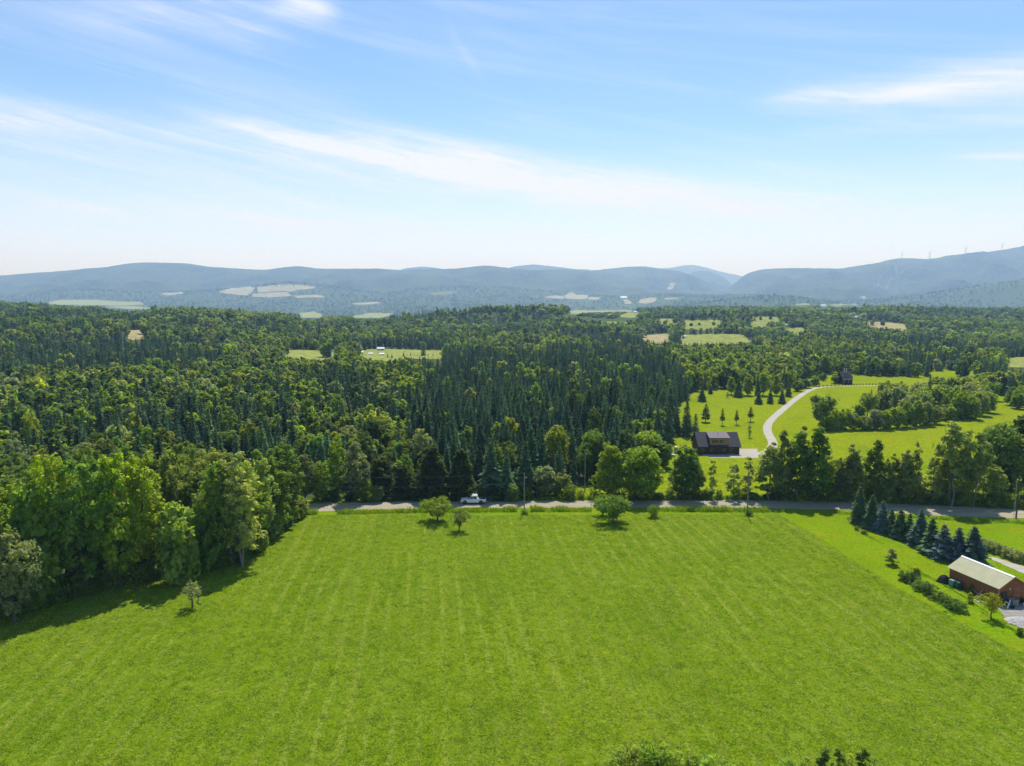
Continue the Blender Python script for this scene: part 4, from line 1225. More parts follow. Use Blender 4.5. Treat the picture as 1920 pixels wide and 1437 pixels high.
# --- brown house
hx0, hy0 = flat(1310.5, 853)
hx1, _ = flat(1386, 853)
HL, HD, EV, RG = hx1 - hx0, 9.0, 3.0, 6.6
house = tag(empty("house", (hx0, hy0, 0.0)), "dark brown log house with steep charcoal roof and a wide brown dormer on the lawn", "house")
mb = MB()
mb.prism([(0, 0), (HD, 0), (HD, EV), (HD / 2, RG - 0.12), (0, EV)], 0, HL)
for i in range(9):                                            # rounded log courses proud of the wall
    mb.box(-0.02, HL + 0.02, -0.06, 0.02, 0.05 + i * 0.33, 0.31 + i * 0.33)
mb.build("wall", M_LOG, house)
sl = (RG - EV) / (HD / 2)
for s in (0, 1):
    mb = MB()
    y0, y1 = (-0.55, HD / 2) if s == 0 else (HD + 0.55, HD / 2)
    z0 = EV - 0.55 * sl
    pr = [(y0, z0), (y1, RG), (y1, RG + 0.2), (y0, z0 + 0.2)]
    mb.prism(pr, -0.5, HL + 0.5)
    for i in range(8):
        t = i / 8
        yy, zz = y0 + (y1 - y0) * t, z0 + (RG - z0) * t + 0.2
        mb.box(-0.5, HL + 0.5, min(yy, yy + (y1 - y0) / 8), max(yy, yy + (y1 - y0) / 8), zz - 0.01, zz + 0.012,
               Matrix.Rotation(math.atan2(RG - z0, y1 - y0) if s == 0 else math.pi + math.atan2(RG - z0, y1 - y0), 3, 'X'), (0, yy, zz))
    mb.build("roof", M_SHINGLE, house)
DX0, DX1 = HL * 0.265, HL * 0.735
mb = MB().prism([(0.12, 3.15), (HD / 2 - 0.6, RG - 0.55), (HD / 2 - 0.6, RG - 0.3), (0.12, 5.55)], DX0, DX1)
dorm = mb.build("dormer", M_CLAD, house)
MB().prism([(-0.3, 5.5), (HD / 2, RG + 0.22), (HD / 2, RG + 0.40), (-0.3, 5.68)], DX0 - 0.3, DX1 + 0.3).build("dormer_roof", M_DORMROOF, dorm)
for (a, w) in ((0.11, 0.30), (0.52, 0.19)):
    xa = DX0 + (DX1 - DX0) * a; xb = xa + (DX1 - DX0) * w
    MB().box(xa - 0.1, xb + 0.1, 0.04, 0.115, 3.75, 5.05).build("window_frame", M_TRIM, dorm)
    m2 = MB()
    xm = (xa + xb) / 2
    m2.box(xa, xm - 0.05, 0.01, 0.06, 3.85, 4.95); m2.box(xm + 0.05, xb, 0.01, 0.06, 3.85, 4.95)
    m2.build("window_pane", M_GLASS, dorm)
MB().box(DX0 + 0.02, DX1 - 0.02, 0.03, 0.10, 3.16, 3.40).build("dormer_sill", M_CLAD, dorm)
MB().tube([(HL * .49, 1.7, 5.9), (HL * .49, 1.7, 7.1)], 0.07, 8).build("vent_pipe", M_BLACK, house)
for xw in (0.09, 0.30, 0.62, 0.80):
    f_ = MB().box(HL * xw - 0.65, HL * xw + 0.65, -0.10, -0.055, 1.0, 2.35).build("window", M_LOG, house)
    MB().box(HL * xw - 0.55, HL * xw + 0.55, -0.13, -0.095, 1.1, 2.25).build("pane", M_GLASS, f_)
d_ = MB().box(HL * .44, HL * .44 + 1.0, -0.11, -0.055, 0.15, 2.25).build("door", M_LOG, house)
MB().box(HL * .44 + .8, HL * .44 + .88, -0.15, -0.11, 1.05, 1.12).build("handle", M_METAL, d_)
for xl in (0.31, 0.475):
    MB().box(HL * xl - 0.09, HL * xl + 0.09, -0.20, -0.06, 2.45, 2.68).build("wall_lamp", M_WHITE, house)
mb = MB().box(0.9, HL - 0.2, -2.2, -0.07, 0.02, 0.14)
mb.build("terrace", M_CONC, house)
for (xa, ya, s) in ((HL * .70, -1.3, 0.5), (HL * .80, -1.0, 0.4)):
    mb = MB(); mb.box(xa - s, xa + s, ya - .3, ya + .3, 0.55, 0.62)
    for q in ((-1, -1), (1, -1), (1, 1), (-1, 1)): mb.tube([(xa + q[0] * s * .85, ya + q[1] * .24, 0.14), (xa + q[0] * s * .85, ya + q[1] * .24, 0.56)], 0.035, 6)
    o = mb.build("terrace_bench", M_GREY, None, (hx0, hy0, 0))
    tag(o, "low grey bench on the terrace, " + ("left of the pair" if s == .5 else "right of the pair"), "bench", "terrace benches")
# tank on the lawn
tx, ty = flat(1267.5, 850)
tank = tag(empty("storage_tank", (tx, ty, 0)), "upright brown-grey tank with a pale domed top on the lawn left of the house", "tank")
MB().tube([(0, 0, .1), (0, 0, 1.9)], 0.62, 18).build("barrel", M_GREY, tank)
MB().tube([(0, 0, 1.9), (0, 0, 2.15), (0, 0, 2.32)], [0.63, 0.45, 0.12], 18).build("dome", M_WHITE, tank, smooth=True)
mb = MB()
for q in ((-.4, -.4), (.4, -.4), (.4, .4), (-.4, .4)): mb.box(q[0] - .06, q[0] + .06, q[1] - .06, q[1] + .06, 0, .12)
mb.build("foot", M_CONC, tank)
tx, ty = flat(1262, 857)
tk = tag(empty("propane_tank", (tx, ty, 0)), "small white tank lying on cradles below the upright tank", "tank")
MB().tube([(-.95, 0, .55), (-.85, 0, .55), (.85, 0, .55), (.95, 0, .55)], [.12, .36, .36, .12], 14).build("vessel", M_WHITE, tk, smooth=True)
MB().box(-.55, -.4, -.3, .3, 0, .3).build("cradle", M_CONC, tk); MB().box(.4, .55, -.3, .3, 0, .3).build("cradle", M_CONC, tk)

# --- brown shed with pale metal roof
sA = Vector(flat(1870.5, 1133.5)); sB = Vector(flat(1791, 1091.5)); sC = Vector(flat(1919.5, 1126.5))
ang = math.atan2((sC - sA).y, (sC - sA).x)
SL, SW = (sB - sA).length, (sC - sA).length * 1.02
SE, SR = 2.95, 4.55
shed = tag(empty("shed", (sA.x, sA.y, 0), ang), "long brown wooden shed with a pale green metal roof and white ridge", "shed")
mb = MB().prism([(0, 0), (SW, 0), (SW, SE), (SW / 2, SR - .06), (0, SE)], 0, SL, 'y')
n_bd = 40
for i in range(n_bd):                                          # vertical boards, proud of the wall
    ya = SL * i / n_bd
    mb.box(-0.03, 0.01, ya + 0.015, ya + SL / n_bd - 0.015, 0.05, SE - .05)
for i in range(24):
    xa = SW * i / 24
    ztop = SE + (SR - SE) * (1 - abs((xa + SW / 48) - SW / 2) / (SW / 2)) - 0.16
    mb.box(xa + 0.012, xa + SW / 24 - 0.012, -0.03, 0.01, 0.05, ztop)
mb.build("wall", M_SHED, shed)
rs = (SR - SE) / (SW / 2)
for s in (0, 1):
    mb = MB()
    e, ri = (-0.38, SW / 2) if s == 0 else (SW + 0.38, SW / 2)
    ze = SE - 0.38 * rs + 0.04
    mb.prism([(e, ze), (ri, SR), (ri, SR + .06), (e, ze + .06)], -0.35, SL + 0.35, 'y')
    for i in range(36):                                        # standing ribs of the metal sheets
        ya = -0.33 + (SL + 0.62) * i / 35
        mb.prism([(e, ze + .055), (ri, SR + .055), (ri, SR + .10), (e, ze + .10)], ya, ya + 0.05, 'y')
    mb.build("roof", M_TIN, shed)
mb = MB()
mb.prism([(SW / 2 - .26, SR - .26 * rs + .125), (SW / 2, SR + .125), (SW / 2 + .26, SR - .26 * rs + .125), (SW / 2 + .26, SR - .26 * rs + .15), (SW / 2, SR + .155), (SW / 2 - .26, SR - .26 * rs + .15)], -.37, SL + .37, 'y')
mb.build("ridge_cap", M_CAP, shed)
for s in (0, 1):
    e, ri = (-0.40, SW / 2) if s == 0 else (SW + 0.40, SW / 2)
    ze = SE - 0.40 * rs
    MB().prism([(e, ze - .12), (ri, SR - .12), (ri, SR + .03), (e, ze + .03)], -0.39, -0.355, 'y').build("verge_board", M_SHEDTRIM, shed)
for (xx, yy) in ((-.05, -.05), (SW - .09, -.05), (-.05, SL - .09)):
    MB().box(xx, xx + .14, yy, yy + .14, 0, SE - .12).build("corner_board", M_SHEDTRIM, shed)
dr_ = MB().box(SW * .56, SW * .56 + 1.15, -.08, -.035, .1, 2.35).build("door", M_SHED, shed)
mb = MB()
for (a, b_, c, d) in ((0, .09, .1, 2.4), (1.06, 1.15, .1, 2.4), (0.09, 1.06, 2.29, 2.4), (0.09, 1.06, 1.15, 1.24)):
    mb.box(SW * .56 + a, SW * .56 + b_, -.105, -.082, c, d)
mb.build("door_frame", M_SHEDTRIM, dr_)
MB().box(SW * .56 + .98, SW * .56 + 1.05, -.14, -.106, 1.0, 1.2).build("handle", M_WHITE, dr_)
MB().box(SW * .40 - .08, SW * .40 + .08, -.17, -.035, 2.35, 2.55).build("wall_lamp", M_WHITE, shed)

def at_shed(u, v, z=0.0):
    return (sA.x + u * math.cos(ang) - v * math.sin(ang), sA.y + u * math.sin(ang) + v * math.cos(ang), z)
def bin_(name, label, m_, u, v, w, d, h, rz=0.0):
    b0 = tag(empty(name, at_shed(u, v), ang + rz), label, "bin")
    mb = MB()
    vs = [(-w * .42, -d * .42, .06), (w * .42, -d * .42, .06), (w * .42, d * .42, .06), (-w * .42, d * .42, .06), (-w / 2, -d / 2, h), (w / 2, -d / 2, h), (w / 2, d / 2, h), (-w / 2, d / 2, h)]
    mb.add(vs, [(3, 2, 1, 0), (4, 5, 6, 7), (0, 1, 5, 4), (1, 2, 6, 5), (2, 3, 7, 6), (3, 0, 4, 7)])
    mb.build("body", m_, b0)
    MB().prism([(-d * .56, h + .003), (d * .54, h + .003), (d * .54, h + .05), (0, h + .11), (-d * .56, h + .05)], -w * .54, w * .54).build("lid", m_, b0)
    for s in (-1, 1): MB().tube([(s * w * .45 - .03, d * .35, .1), (s * w * .45 + .03, d * .35, .1)], .1, 10).build("wheel", M_BLACK, b0)
    return b0
bin_("wheeled_bin", "faded green wheeled bin by the far end of the shed's long wall", M_PALETEAL, -1.0, SL - 1.5, .75, .8, 1.15, .2)
bin_("wheeled_bin", "dark green wheeled bin beside the faded one by the shed wall", M_TEAL, -0.75, SL - 2.6, .85, .85, 1.2, -.1)
# tarp-covered heap at the far corner
mb = MB()
n_, m_ = 14, 7
vs = []
for i in range(n_):
    for j in range(m_):
        a = 2 * math.pi * i / n_; t = j / (m_ - 1)
        r_ = (1 - t) ** .6 * (1 + .18 * math.sin(3 * a + 2 * t) + .1 * math.sin(7 * a))
        vs.append((1.1 * r_ * math.cos(a), .9 * r_ * math.sin(a), 1.5 * t ** .7 + .06 * math.sin(5 * a + 4 * t)))
mb.add(vs, [(i * m_ + j, ((i + 1) % n_) * m_ + j, ((i + 1) % n_) * m_ + j + 1, i * m_ + j + 1) for i in range(n_) for j in range(m_ - 1)])
heap = tag(mb.build("tarp_heap", M_BLACK, None, at_shed(-1.0, SL + .2)), "dark tarp-covered heap at the far corner of the shed", "tarp")
# boards leaning and lying about
def plank(label, p0, p1, w=.16, t=.05, m_=M_GREY, name="loose_board", cat="board", group=None):
    p0, p1 = Vector(at_shed(*p0)), Vector(at_shed(*p1))
    d = (p1 - p0); L = d.length
    q = d.to_track_quat('X', 'Z').to_matrix()
    o = MB().box(0, L, -w / 2, w / 2, -t / 2, t / 2).build(name, m_, None)
    o.matrix_world = Matrix.Translation(p0) @ q.to_4x4()
    return tag(o, label, cat, group)
plank("pale board propped upright against the shed's long wall", (-1.3, 3.1, .05), (-.25, 2.6, 1.5), .2)
plank("grey board crossing behind the upright pale board", (-.9, 1.6, .1), (-.6, 4.2, 1.0), .16)
plank("short grey board lying low along the shed wall", (-1.0, 1.2, .12), (-.9, 3.0, .35), .2)
plank("long grey board on the ground among the weeds by the shed", (-1.7, .8, .06), (-1.2, 2.9, .06), .24)
plank("white board sticking out behind the lopsided apple tree", (-.2, -1.9, .15), (1.2, -1.2, 1.1), .14, m_=M_WHITE)
plank("second white board crossing the first behind the apple tree", (1.0, -2.1, .12), (.3, -1.1, 1.0), .14, m_=M_WHITE)
o = MB().box(-.55, .55, -.06, .06, 0, 2.1).build("door_panel", M_BLACK, None)
o.matrix_world = Matrix.Translation(at_shed(1.05, -.55, .02)) @ Matrix.Rotation(ang, 4, 'Z') @ Matrix.Rotation(R(-13), 4, 'X')
tag(o, "black panel leaning against the shed's gable wall", "panel")
pal = tag(empty("pallet_stack", at_shed(2.3, -.9), ang), "grey wooden crate of slats standing in front of the shed door", "crate")
for i in range(5):
    MB().box(-.6, .6, -.42, -.39, .1 + i * .2, .25 + i * .2).build("slat", M_GREY, pal)
for xx in (-.6, .52):
    MB().box(xx, xx + .08, -.385, -.31, 0, 1.08).build("post", M_GREY, pal)
    MB().box(xx, xx + .08, .31, .39, 0, 1.08).build("post", M_GREY, pal)
for i in range(5):
    MB().box(-.6, .6, .395, .425, .1 + i * .2, .25 + i * .2).build("slat", M_GREY, pal)
MB().box(-.5, .5, -.3, .3, .08, .14).build("crate_floor", M_GREY, pal)
bk = tag(empty("bucket", at_shed(3.85, -1.55)), "white plastic bucket on the gravel in front of the shed", "bucket")
MB().tube([(0, 0, 0), (0, 0, .42)], [.17, .22], 14).build("pail", M_WHITE, bk)
MB().tube([(-.22, 0, .40), (-.16, .05, .55), (0, .07, .62), (.16, .05, .55), (.22, 0, .40)], .012, 5).build("handle", M_METAL, bk)
bin_("storage_bin", "black plastic bin in the shade left of the shed's corner by the frame edge", M_BLACK, 4.7, -.75, .7, .6, .75)
bin_("storage_bin", "low black tub beside the crate at the shed's gable", M_BLACK, 3.35, -.7, .8, .6, .5)
bin_("storage_bin", "dark rounded tub under the white boards at the gravel's edge", M_BLACK, 0.9, -1.9, .5, .5, .45)
def rock(label, p, s, group=None, m_=M_STONE):
    bm = bmesh.new()
    bmesh.ops.create_icosphere(bm, subdivisions=2, radius=s)
    for v in bm.verts:
        k = 1 + .35 * (float(vnoise(v.co.x * 2.1 / s + p[0] * 7, v.co.y * 2.1 / s + v.co.z * 1.7 / s)) - .5)
        v.co = Vector((v.co.x * k * 1.2, v.co.y * k, max(v.co.z * k * .7, -.2 * s)))
    me = bpy.data.meshes.new("stone"); bm.to_mesh(me); bm.free(); me.materials.append(m_)
    o = link("stone", me, None, (p[0], p[1], .12 * s)); o.rotation_euler.z = random.random() * 6
    return tag(o, label, "stone", group)
for i in range(7):
    p = flat(1829 + i * 3.6 + random.uniform(-1, 1), 1127 + i * .9 + random.uniform(-2, 2))
    rock("pale stone in the weedy row along the shed's long wall", p, random.uniform(.16, .30), "pale stones in the weeds by the shed")
for (px_, py_, lab) in ((1893, 1170, "pale flat stone at the near edge of the gravel yard"), (1902, 1172, "second pale stone at the near edge of the gravel yard"), (1787, 1089, "pale stone at the far corner of the shed")):
    rock(lab, flat(px_, py_), .28)
gx_, gy_ = flat(1911, 1166)
vs, fs = [], []
for i in range(20):
    for j in range(9):
        a = 6.283 * i / 20; t = j / 8
        r_ = (1 - t) * 1.9 * (1 + .12 * math.sin(3 * a) + .06 * math.sin(8 * a + 5 * t))
        vs.append((r_ * math.cos(a), r_ * .8 * math.sin(a), .75 * (1 - (1 - t) ** 1.6) + .05 * random.random() - .03))
fs = [(i * 9 + j, ((i + 1) % 20) * 9 + j, ((i + 1) % 20) * 9 + j + 1, i * 9 + j + 1) for i in range(20) for j in range(8)]
tag(MB().add(vs, fs).build("gravel_pile", M_STONE, None, (gx_, gy_, .05)), "low grey gravel heap in the yard at the right edge", "gravel heap", None, 'stuff')

# --- pickup on the road
cx_, cy_ = flat(888, 944.5)
car = tag(empty("pickup_truck", (cx_, cy_, 0.11)), "silver-white pickup truck parked on the shaded road facing left", "pickup truck")
car.scale = (1.07, 1.07, 1.07)
def arch(x0, z, r, n=8):
    return [(x0 + r * math.cos(math.pi - math.pi * i / n), z + r * math.sin(math.pi * i / n)) for i in range(n + 1)]
side = [(-2.92, .55), (-2.90, .50)] + [(-2.42, .5)] + arch(-1.95, .5, .47)[1:-1] + [(-1.48, .5), (-1.40, .42), (1.20, .42), (1.28, .5)] + arch(1.75, .5, .47)[1:-1] + [(2.22, .5), (2.85, .58), (2.90, .62), (2.90, 1.22), (1.02, 1.22), (1.00, 1.25), (-1.18, 1.25), (-1.45, 1.20), (-2.55, 1.10), (-2.85, 1.02), (-2.93, .85)]
def car_prism(prof, y0, y1):
    vs = [(p, y0, q) for p, q in prof] + [(p, y1, q) for p, q in prof]
    n = len(prof)
    return vs, [tuple(range(n)), tuple(range(2 * n - 1, n - 1, -1))] + [(i, n + i, n + (i + 1) % n, (i + 1) % n) for i in range(n)]
mb = MB(); mb.add(*car_prism(side, -.98, .98))
body = mb.build("body", M_CAR, car)
MB().box(1.12, 2.82, -.86, .86, 1.223, 1.228).build("bed_liner", M_BLACK, car)
roofp = [(-1.22, 1.245), (-.38, 1.86), (-.10, 1.93), (.72, 1.93), (.90, 1.86), (1.02, 1.245)]
vs = []
for p, q in roofp: vs.append((p, -.94 + max(0, (q - 1.245)) * .28, q))
for p, q in roofp: vs.append((p, .94 - max(0, (q - 1.245)) * .28, q))
mb = MB(); n = 6
mb.add(vs, [tuple(range(n)), tuple(range(2 * n - 1, n - 1, -1))] + [(i, n + i, n + (i + 1) % n, (i + 1) % n) for i in range(n)])
cab = mb.build("cab", M_CAR, car)
for s in (-1, 1):
    for (quad) in ([(-.98, 1.29), (-.36, 1.78), (-.10, 1.80), (-.10, 1.29)], [(-.02, 1.29), (-.02, 1.80), (.66, 1.80), (.80, 1.29)]):
        vv = [(p, s * (.94 - (q - 1.245) * .28 + .012), q) for p, q in quad] + [(p, s * (.94 - (q - 1.245) * .28 - .01), q) for p, q in quad]
        MB().add(vv, [(0, 1, 2, 3), (7, 6, 5, 4), (0, 4, 5, 1), (1, 5, 6, 2), (2, 6, 7, 3), (3, 7, 4, 0)]).build("side_window", M_CARGLASS, cab)
MB().add([(-1.17, -.86, 1.30), (-1.17, .86, 1.30), (-.43, .70, 1.84), (-.43, -.70, 1.84), (-1.19, -.86, 1.31), (-1.19, .86, 1.31), (-.45, .70, 1.85), (-.45, -.70, 1.85)], [(3, 2, 1, 0), (4, 5, 6, 7), (0, 1, 5, 4), (1, 2, 6, 5), (2, 3, 7, 6), (3, 0, 4, 7)]).build("windscreen", M_CARGLASS, cab)
for (xw, s) in ((-1.95, -1), (-1.95, 1), (1.75, -1), (1.75, 1)):
    w_ = MB().tube([(xw, s * .99, .42), (xw, s * .72, .42)], .42, 20).build("wheel", M_TYRE, car)
    MB().tube([(xw, s * 1.005, .42), (xw, s * .90, .42)], .26, 16).build("rim", M_RIM, w_)
for s in (-1, 1):
    MB().box(-2.95, -2.78, s * .72 - .2, s * .72 + .2, .84, 1.0).build("headlight", M_WHITE, car)
    MB().box(2.86, 2.92, s * .86 - .09, s * .86 + .09, .82, 1.15).build("tail_light", M_RED, car)
    MB().box(-.98, -.80, s * .96 + (.02 if s > 0 else -.22), s * .96 + (.22 if s > 0 else -.02), 1.26, 1.44).build("mirror", M_BLACK, car)
    MB().box(-.95, .98, s * .80 - .02, s * .80 + .02, 1.96, 2.03).build("roof_rail", M_METAL, car)
MB().box(-.2, .0, -.78, .78, 2.032, 2.08).build("roof_bar", M_METAL, car); MB().box(.5, .7, -.78, .78, 2.032, 2.08).build("roof_bar", M_METAL, car)
MB().box(-3.0, -2.86, -.9, .9, .48, .74).build("front_bumper", M_METAL, car)
MB().box(2.88, 3.05, -.9, .9, .52, .70).build("rear_bumper", M_METAL, car)
MB().box(3.05, 3.45, -.06, .06, .56, .64).build("tow_hitch", M_METAL, car)
MB().box(-2.945, -2.925, -.5, .5, .76, 1.0).build("grille", M_BLACK, car)

# --- utility poles and their wires
def pole(label, px_, by, ty, m_=M_POLE, extra=None, rad_=.15):
    bx_, byy = flat(px_, by)
    r_ = ray_dir(px_, ty)
    h = CAM_Z + byy * r_.z / r_.y
    p = tag(empty("utility_pole", (bx_, byy, 0)), label, "utility pole", "utility poles along the road")
    MB().tube([(0, 0, 0), (0, 0, h * .5), (0, 0, h)], [rad_, rad_ * .85, rad_ * .66], 10).build("shaft", m_, p)
    MB().tube([(0, 0, h + .001), (0, 0, h + .25)], [.05, .03], 8).build("insulator", M_WHITE, p)
    MB().box(.1, .55, -.05, .05, h - 1.0, h - .9).build("bracket", M_METAL, p)
    MB().tube([(.5, 0, h - .9), (.5, 0, h - .68)], [.05, .035], 8).build("insulator", M_WHITE, p)
    if extra: extra(p, h)
    return Vector((bx_, byy, h))
P1 = pole("pale utility pole at the field edge, right of the small apple trees", 983, 962, 889)
P2 = pole("utility pole among the bushes behind the road, left of the big maples", 1096.5, 922, 845)
P3 = pole("utility pole standing in the verge below the brown house's driveway", 1401, 965.5, 885)
def conduit(p, h):
    MB().tube([(-.55, 0, 0), (-.55, 0, h * .96)], .05, 8).build("conduit", M_METAL, p)
    MB().box(-.62, -.48, -.1, .1, h * .35, h * .42).build("meter_box", M_METAL, p)
    MB().box(-.5, -.1, -.03, .03, h * .93, h * .94).build("strap", M_METAL, p)
P4 = pole("dark utility pole with a pale conduit beside the road at the right edge", 1905, 973, 894, M_DARKPOLE, conduit, .19)
def wire(label, a, b_, sag, z_off=0.0):
    a, b_ = Vector(a) + Vector((0, 0, z_off)), Vector(b_) + Vector((0, 0, z_off))
    pts = [a.lerp(b_, t / 14) - Vector((0, 0, sag * 4 * (t / 14) * (1 - t / 14))) for t in range(15)]
    mb = MB(); mb.tube([p - a for p in pts], .013, 5)
    tag(mb.build("power_line", M_WIRE, None, a), label, "power line", "power lines strung along the road")
PL = Vector((flat(480, 962)[0], flat(480, 962)[1], 9.2)); PR = Vector((flat(2150, 985)[0], flat(2150, 985)[1], 9.5))
wire("upper wire running left from the pale pole in front of the dark cedars", P1, PL, .9, .2)
wire("lower wire running left from the pale pole in front of the dark cedars", P1, PL, .9, -2.2)
wire("upper wire between the pale pole and the pole below the driveway", P1, P3, 1.3, .2)
wire("lower wire between the pale pole and the pole below the driveway", P1, P3, 1.4, -2.6)
wire("upper wire from the pole below the driveway to the dark right-hand pole", P3, P4, 1.5, .2)
wire("lower wire from the pole below the driveway to the dark right-hand pole", P3, P4, 1.5, -2.6)
wire("wire leaving the dark right-hand pole towards the right edge", P4, PR, .6, .2)
wire("upper wire crossing the road from the pale pole to the pole behind it", P1, P2, .8, -.6)
wire("lower wire crossing the road from the pale pole to the pole behind it", P1, P2, .8, -2.0)
mx_, my_ = flat(977, 960)
tag(MB().tube([(0, 0, 0), (0, 0, 1.9)], .05, 6).build("marker_post", M_GREY, None, (mx_, my_, 0)), "thin grey marker post just left of the pale utility pole", "post")
for q, (px_, by) in enumerate(((983, 963), (1401, 966))):
    T("weed_clump", ["tuft of weeds round the foot of the pale utility pole", "dark tuft of weeds round the foot of the pole below the driveway"][q], "weeds", BUSH[1], px_ + 2, by + 1, by - 8, 16, [BRIGHT, DARK][q])

# --- dark house by the far bend of the driveway
fx, fy = flat(1577, 721)
fh = tag(empty("house", (fx, fy, 0)), "tall dark timber house with two pale chimneys beyond the driveway's end", "house")
fh.scale = (1.0, 1.0, 1.2)
MB().prism([(0, 0), (7, 0), (7, 3.4), (3.5, 5.9), (0, 3.4)], 0.6, 6.6).build("wall", M_DARKHOUSE, fh)
MB().prism([(-.4, 3.15), (3.5, 5.95), (3.5, 6.15), (-.4, 3.35)], .3, 6.9).build("roof", M_DARKHOUSE, fh)
MB().prism([(7.4, 3.15), (3.5, 5.95), (3.5, 6.15), (7.4, 3.35)], .3, 6.9).build("roof", M_DARKHOUSE, fh)
for xx in (2.8, 4.2):
    MB().tube([(xx, 3.0, 5.4), (xx, 3.0, 7.4), (xx, 3.0, 7.9)], [.30, .30, .36], 10).build("chimney", M_METAL, fh)
MB().prism([(-2.2, 2.5), (0.02, 3.0), (0.02, 3.12), (-2.2, 2.62)], .3, 6.2).build("porch_roof", M_DARKHOUSE, fh)
for xx in (.6, 3.2, 5.8): MB().box(xx, xx + .15, -2.0, -1.85, 0, 2.5).build("porch_post", M_GREY, fh)
for xx in (1.5, 4.4):
    f_ = MB().box(xx, xx + 1.2, -.06, .02, 1.0, 2.2).build("window", M_GREY, fh)
    MB().box(xx + .1, xx + 1.1, -.08, -.055, 1.1, 2.1).build("pane", M_GLASS, f_)
fp = [flat(*p) for p in ((1536, 726.5), (1580, 724), (1612, 723.4), (1648, 722.6))]
ff = tag(empty("fence", (fp[0][0], fp[0][1], 0)), "low dark post fence along the field below the dark far house", "fence")
pts_f = [Vector(fp[i]).lerp(Vector(fp[i + 1]), k / 6) - Vector(fp[0]) for i in range(3) for k in range(6)] + [Vector(fp[3]) - Vector(fp[0])]
for p in pts_f:
    MB().box(p.x - .12, p.x + .12, p.y - .12, p.y + .12, 0, 1.3).build("post", M_DARKHOUSE, ff)
for z_ in (.5, 1.0):
    mb = MB()
    for i in range(len(pts_f) - 1):
        mb.tube([(pts_f[i].x, pts_f[i].y, z_), (pts_f[i + 1].x, pts_f[i + 1].y, z_)], .05, 5)
    mb.build("rail", M_DARKHOUSE, ff)
# pond glimpsed between trees
for (a, c, y_) in ((1722, 1752, 687.5), (1768, 1790, 690)):
    pass

# --- farm buildings far off
def farm(label, px_, py_, wpx, hpx, ratio, roof=M_TIN2, wall=M_WHITE, rz=.2, name="farmhouse", cat="house"):
    h = cast(px_, py_)
    dep = (h - Vector((0, 0, CAM_Z))).length
    w = wpx * dep / F; ht = hpx * dep / F; d = w * ratio
    o = tag(empty(name, (h.x, h.y, h.z - .2), rz), label, cat)
    MB().prism([(0, 0), (d, 0), (d, ht * .6), (d / 2, ht), (0, ht * .6)], -w / 2, w / 2).build("wall", wall, o)
    for s in (0, 1):
        y0 = -.06 * d if s == 0 else d * 1.06
        MB().prism([(y0, ht * .55), (d / 2, ht * 1.01), (d / 2, ht * 1.05), (y0, ht * .59)], -w * .53, w * .53).build("roof", roof, o)
    for k in (-.28, .0, .28):
        MB().box(w * k - w * .05, w * k + w * .05, -.1, .0, ht * .2, ht * .42).build("window", M_GLASS, o)
    FIELD_PX.append([(px_ - wpx * .6, py_ - hpx * 1.1), (px_ + wpx * .6, py_ - hpx * 1.1), (px_ + wpx * .6, py_ + 1), (px_ - wpx * .6, py_ + 1)])
farm("white barn with a bright metal roof in the left middle pasture", 714, 658, 13, 6.5, .55, wall=M_GREY, name="barn", cat="barn")
farm("white farmhouse at the left end of the middle pasture", 677, 664, 9, 6, .8)
farm("small white outbuilding between the farmhouse and the barn", 695, 666, 8, 4.5, .7)
farm("grey-roofed outbuilding just below the white barn", 716, 667, 9, 5, .7, wall=M_GREY)
farm("low white shed roof among trees at the forest gap left of the farm", 625, 662, 4, 6, .7)
farm("white house on the far hillside beside the tan patch", 1284, 634, 6, 5, .8)
farm("white-roofed house on the wooded hill left of the tan strip", 1607, 598, 10, 4.5, .6)
farm("tiny white house at the crest above the orchard", 1192, 588, 6, 4, .7)
farm("white house among the trees right of the small hill pastures", 1474, 612, 5, 4, .8)
farm("long white farm building far out in the hazy valley", 1170, 561, 12, 4.5, .5, name="barn", cat="barn")
farm("pale house at the foot of the right-hand mountain", 1545, 577, 9, 5, .7)

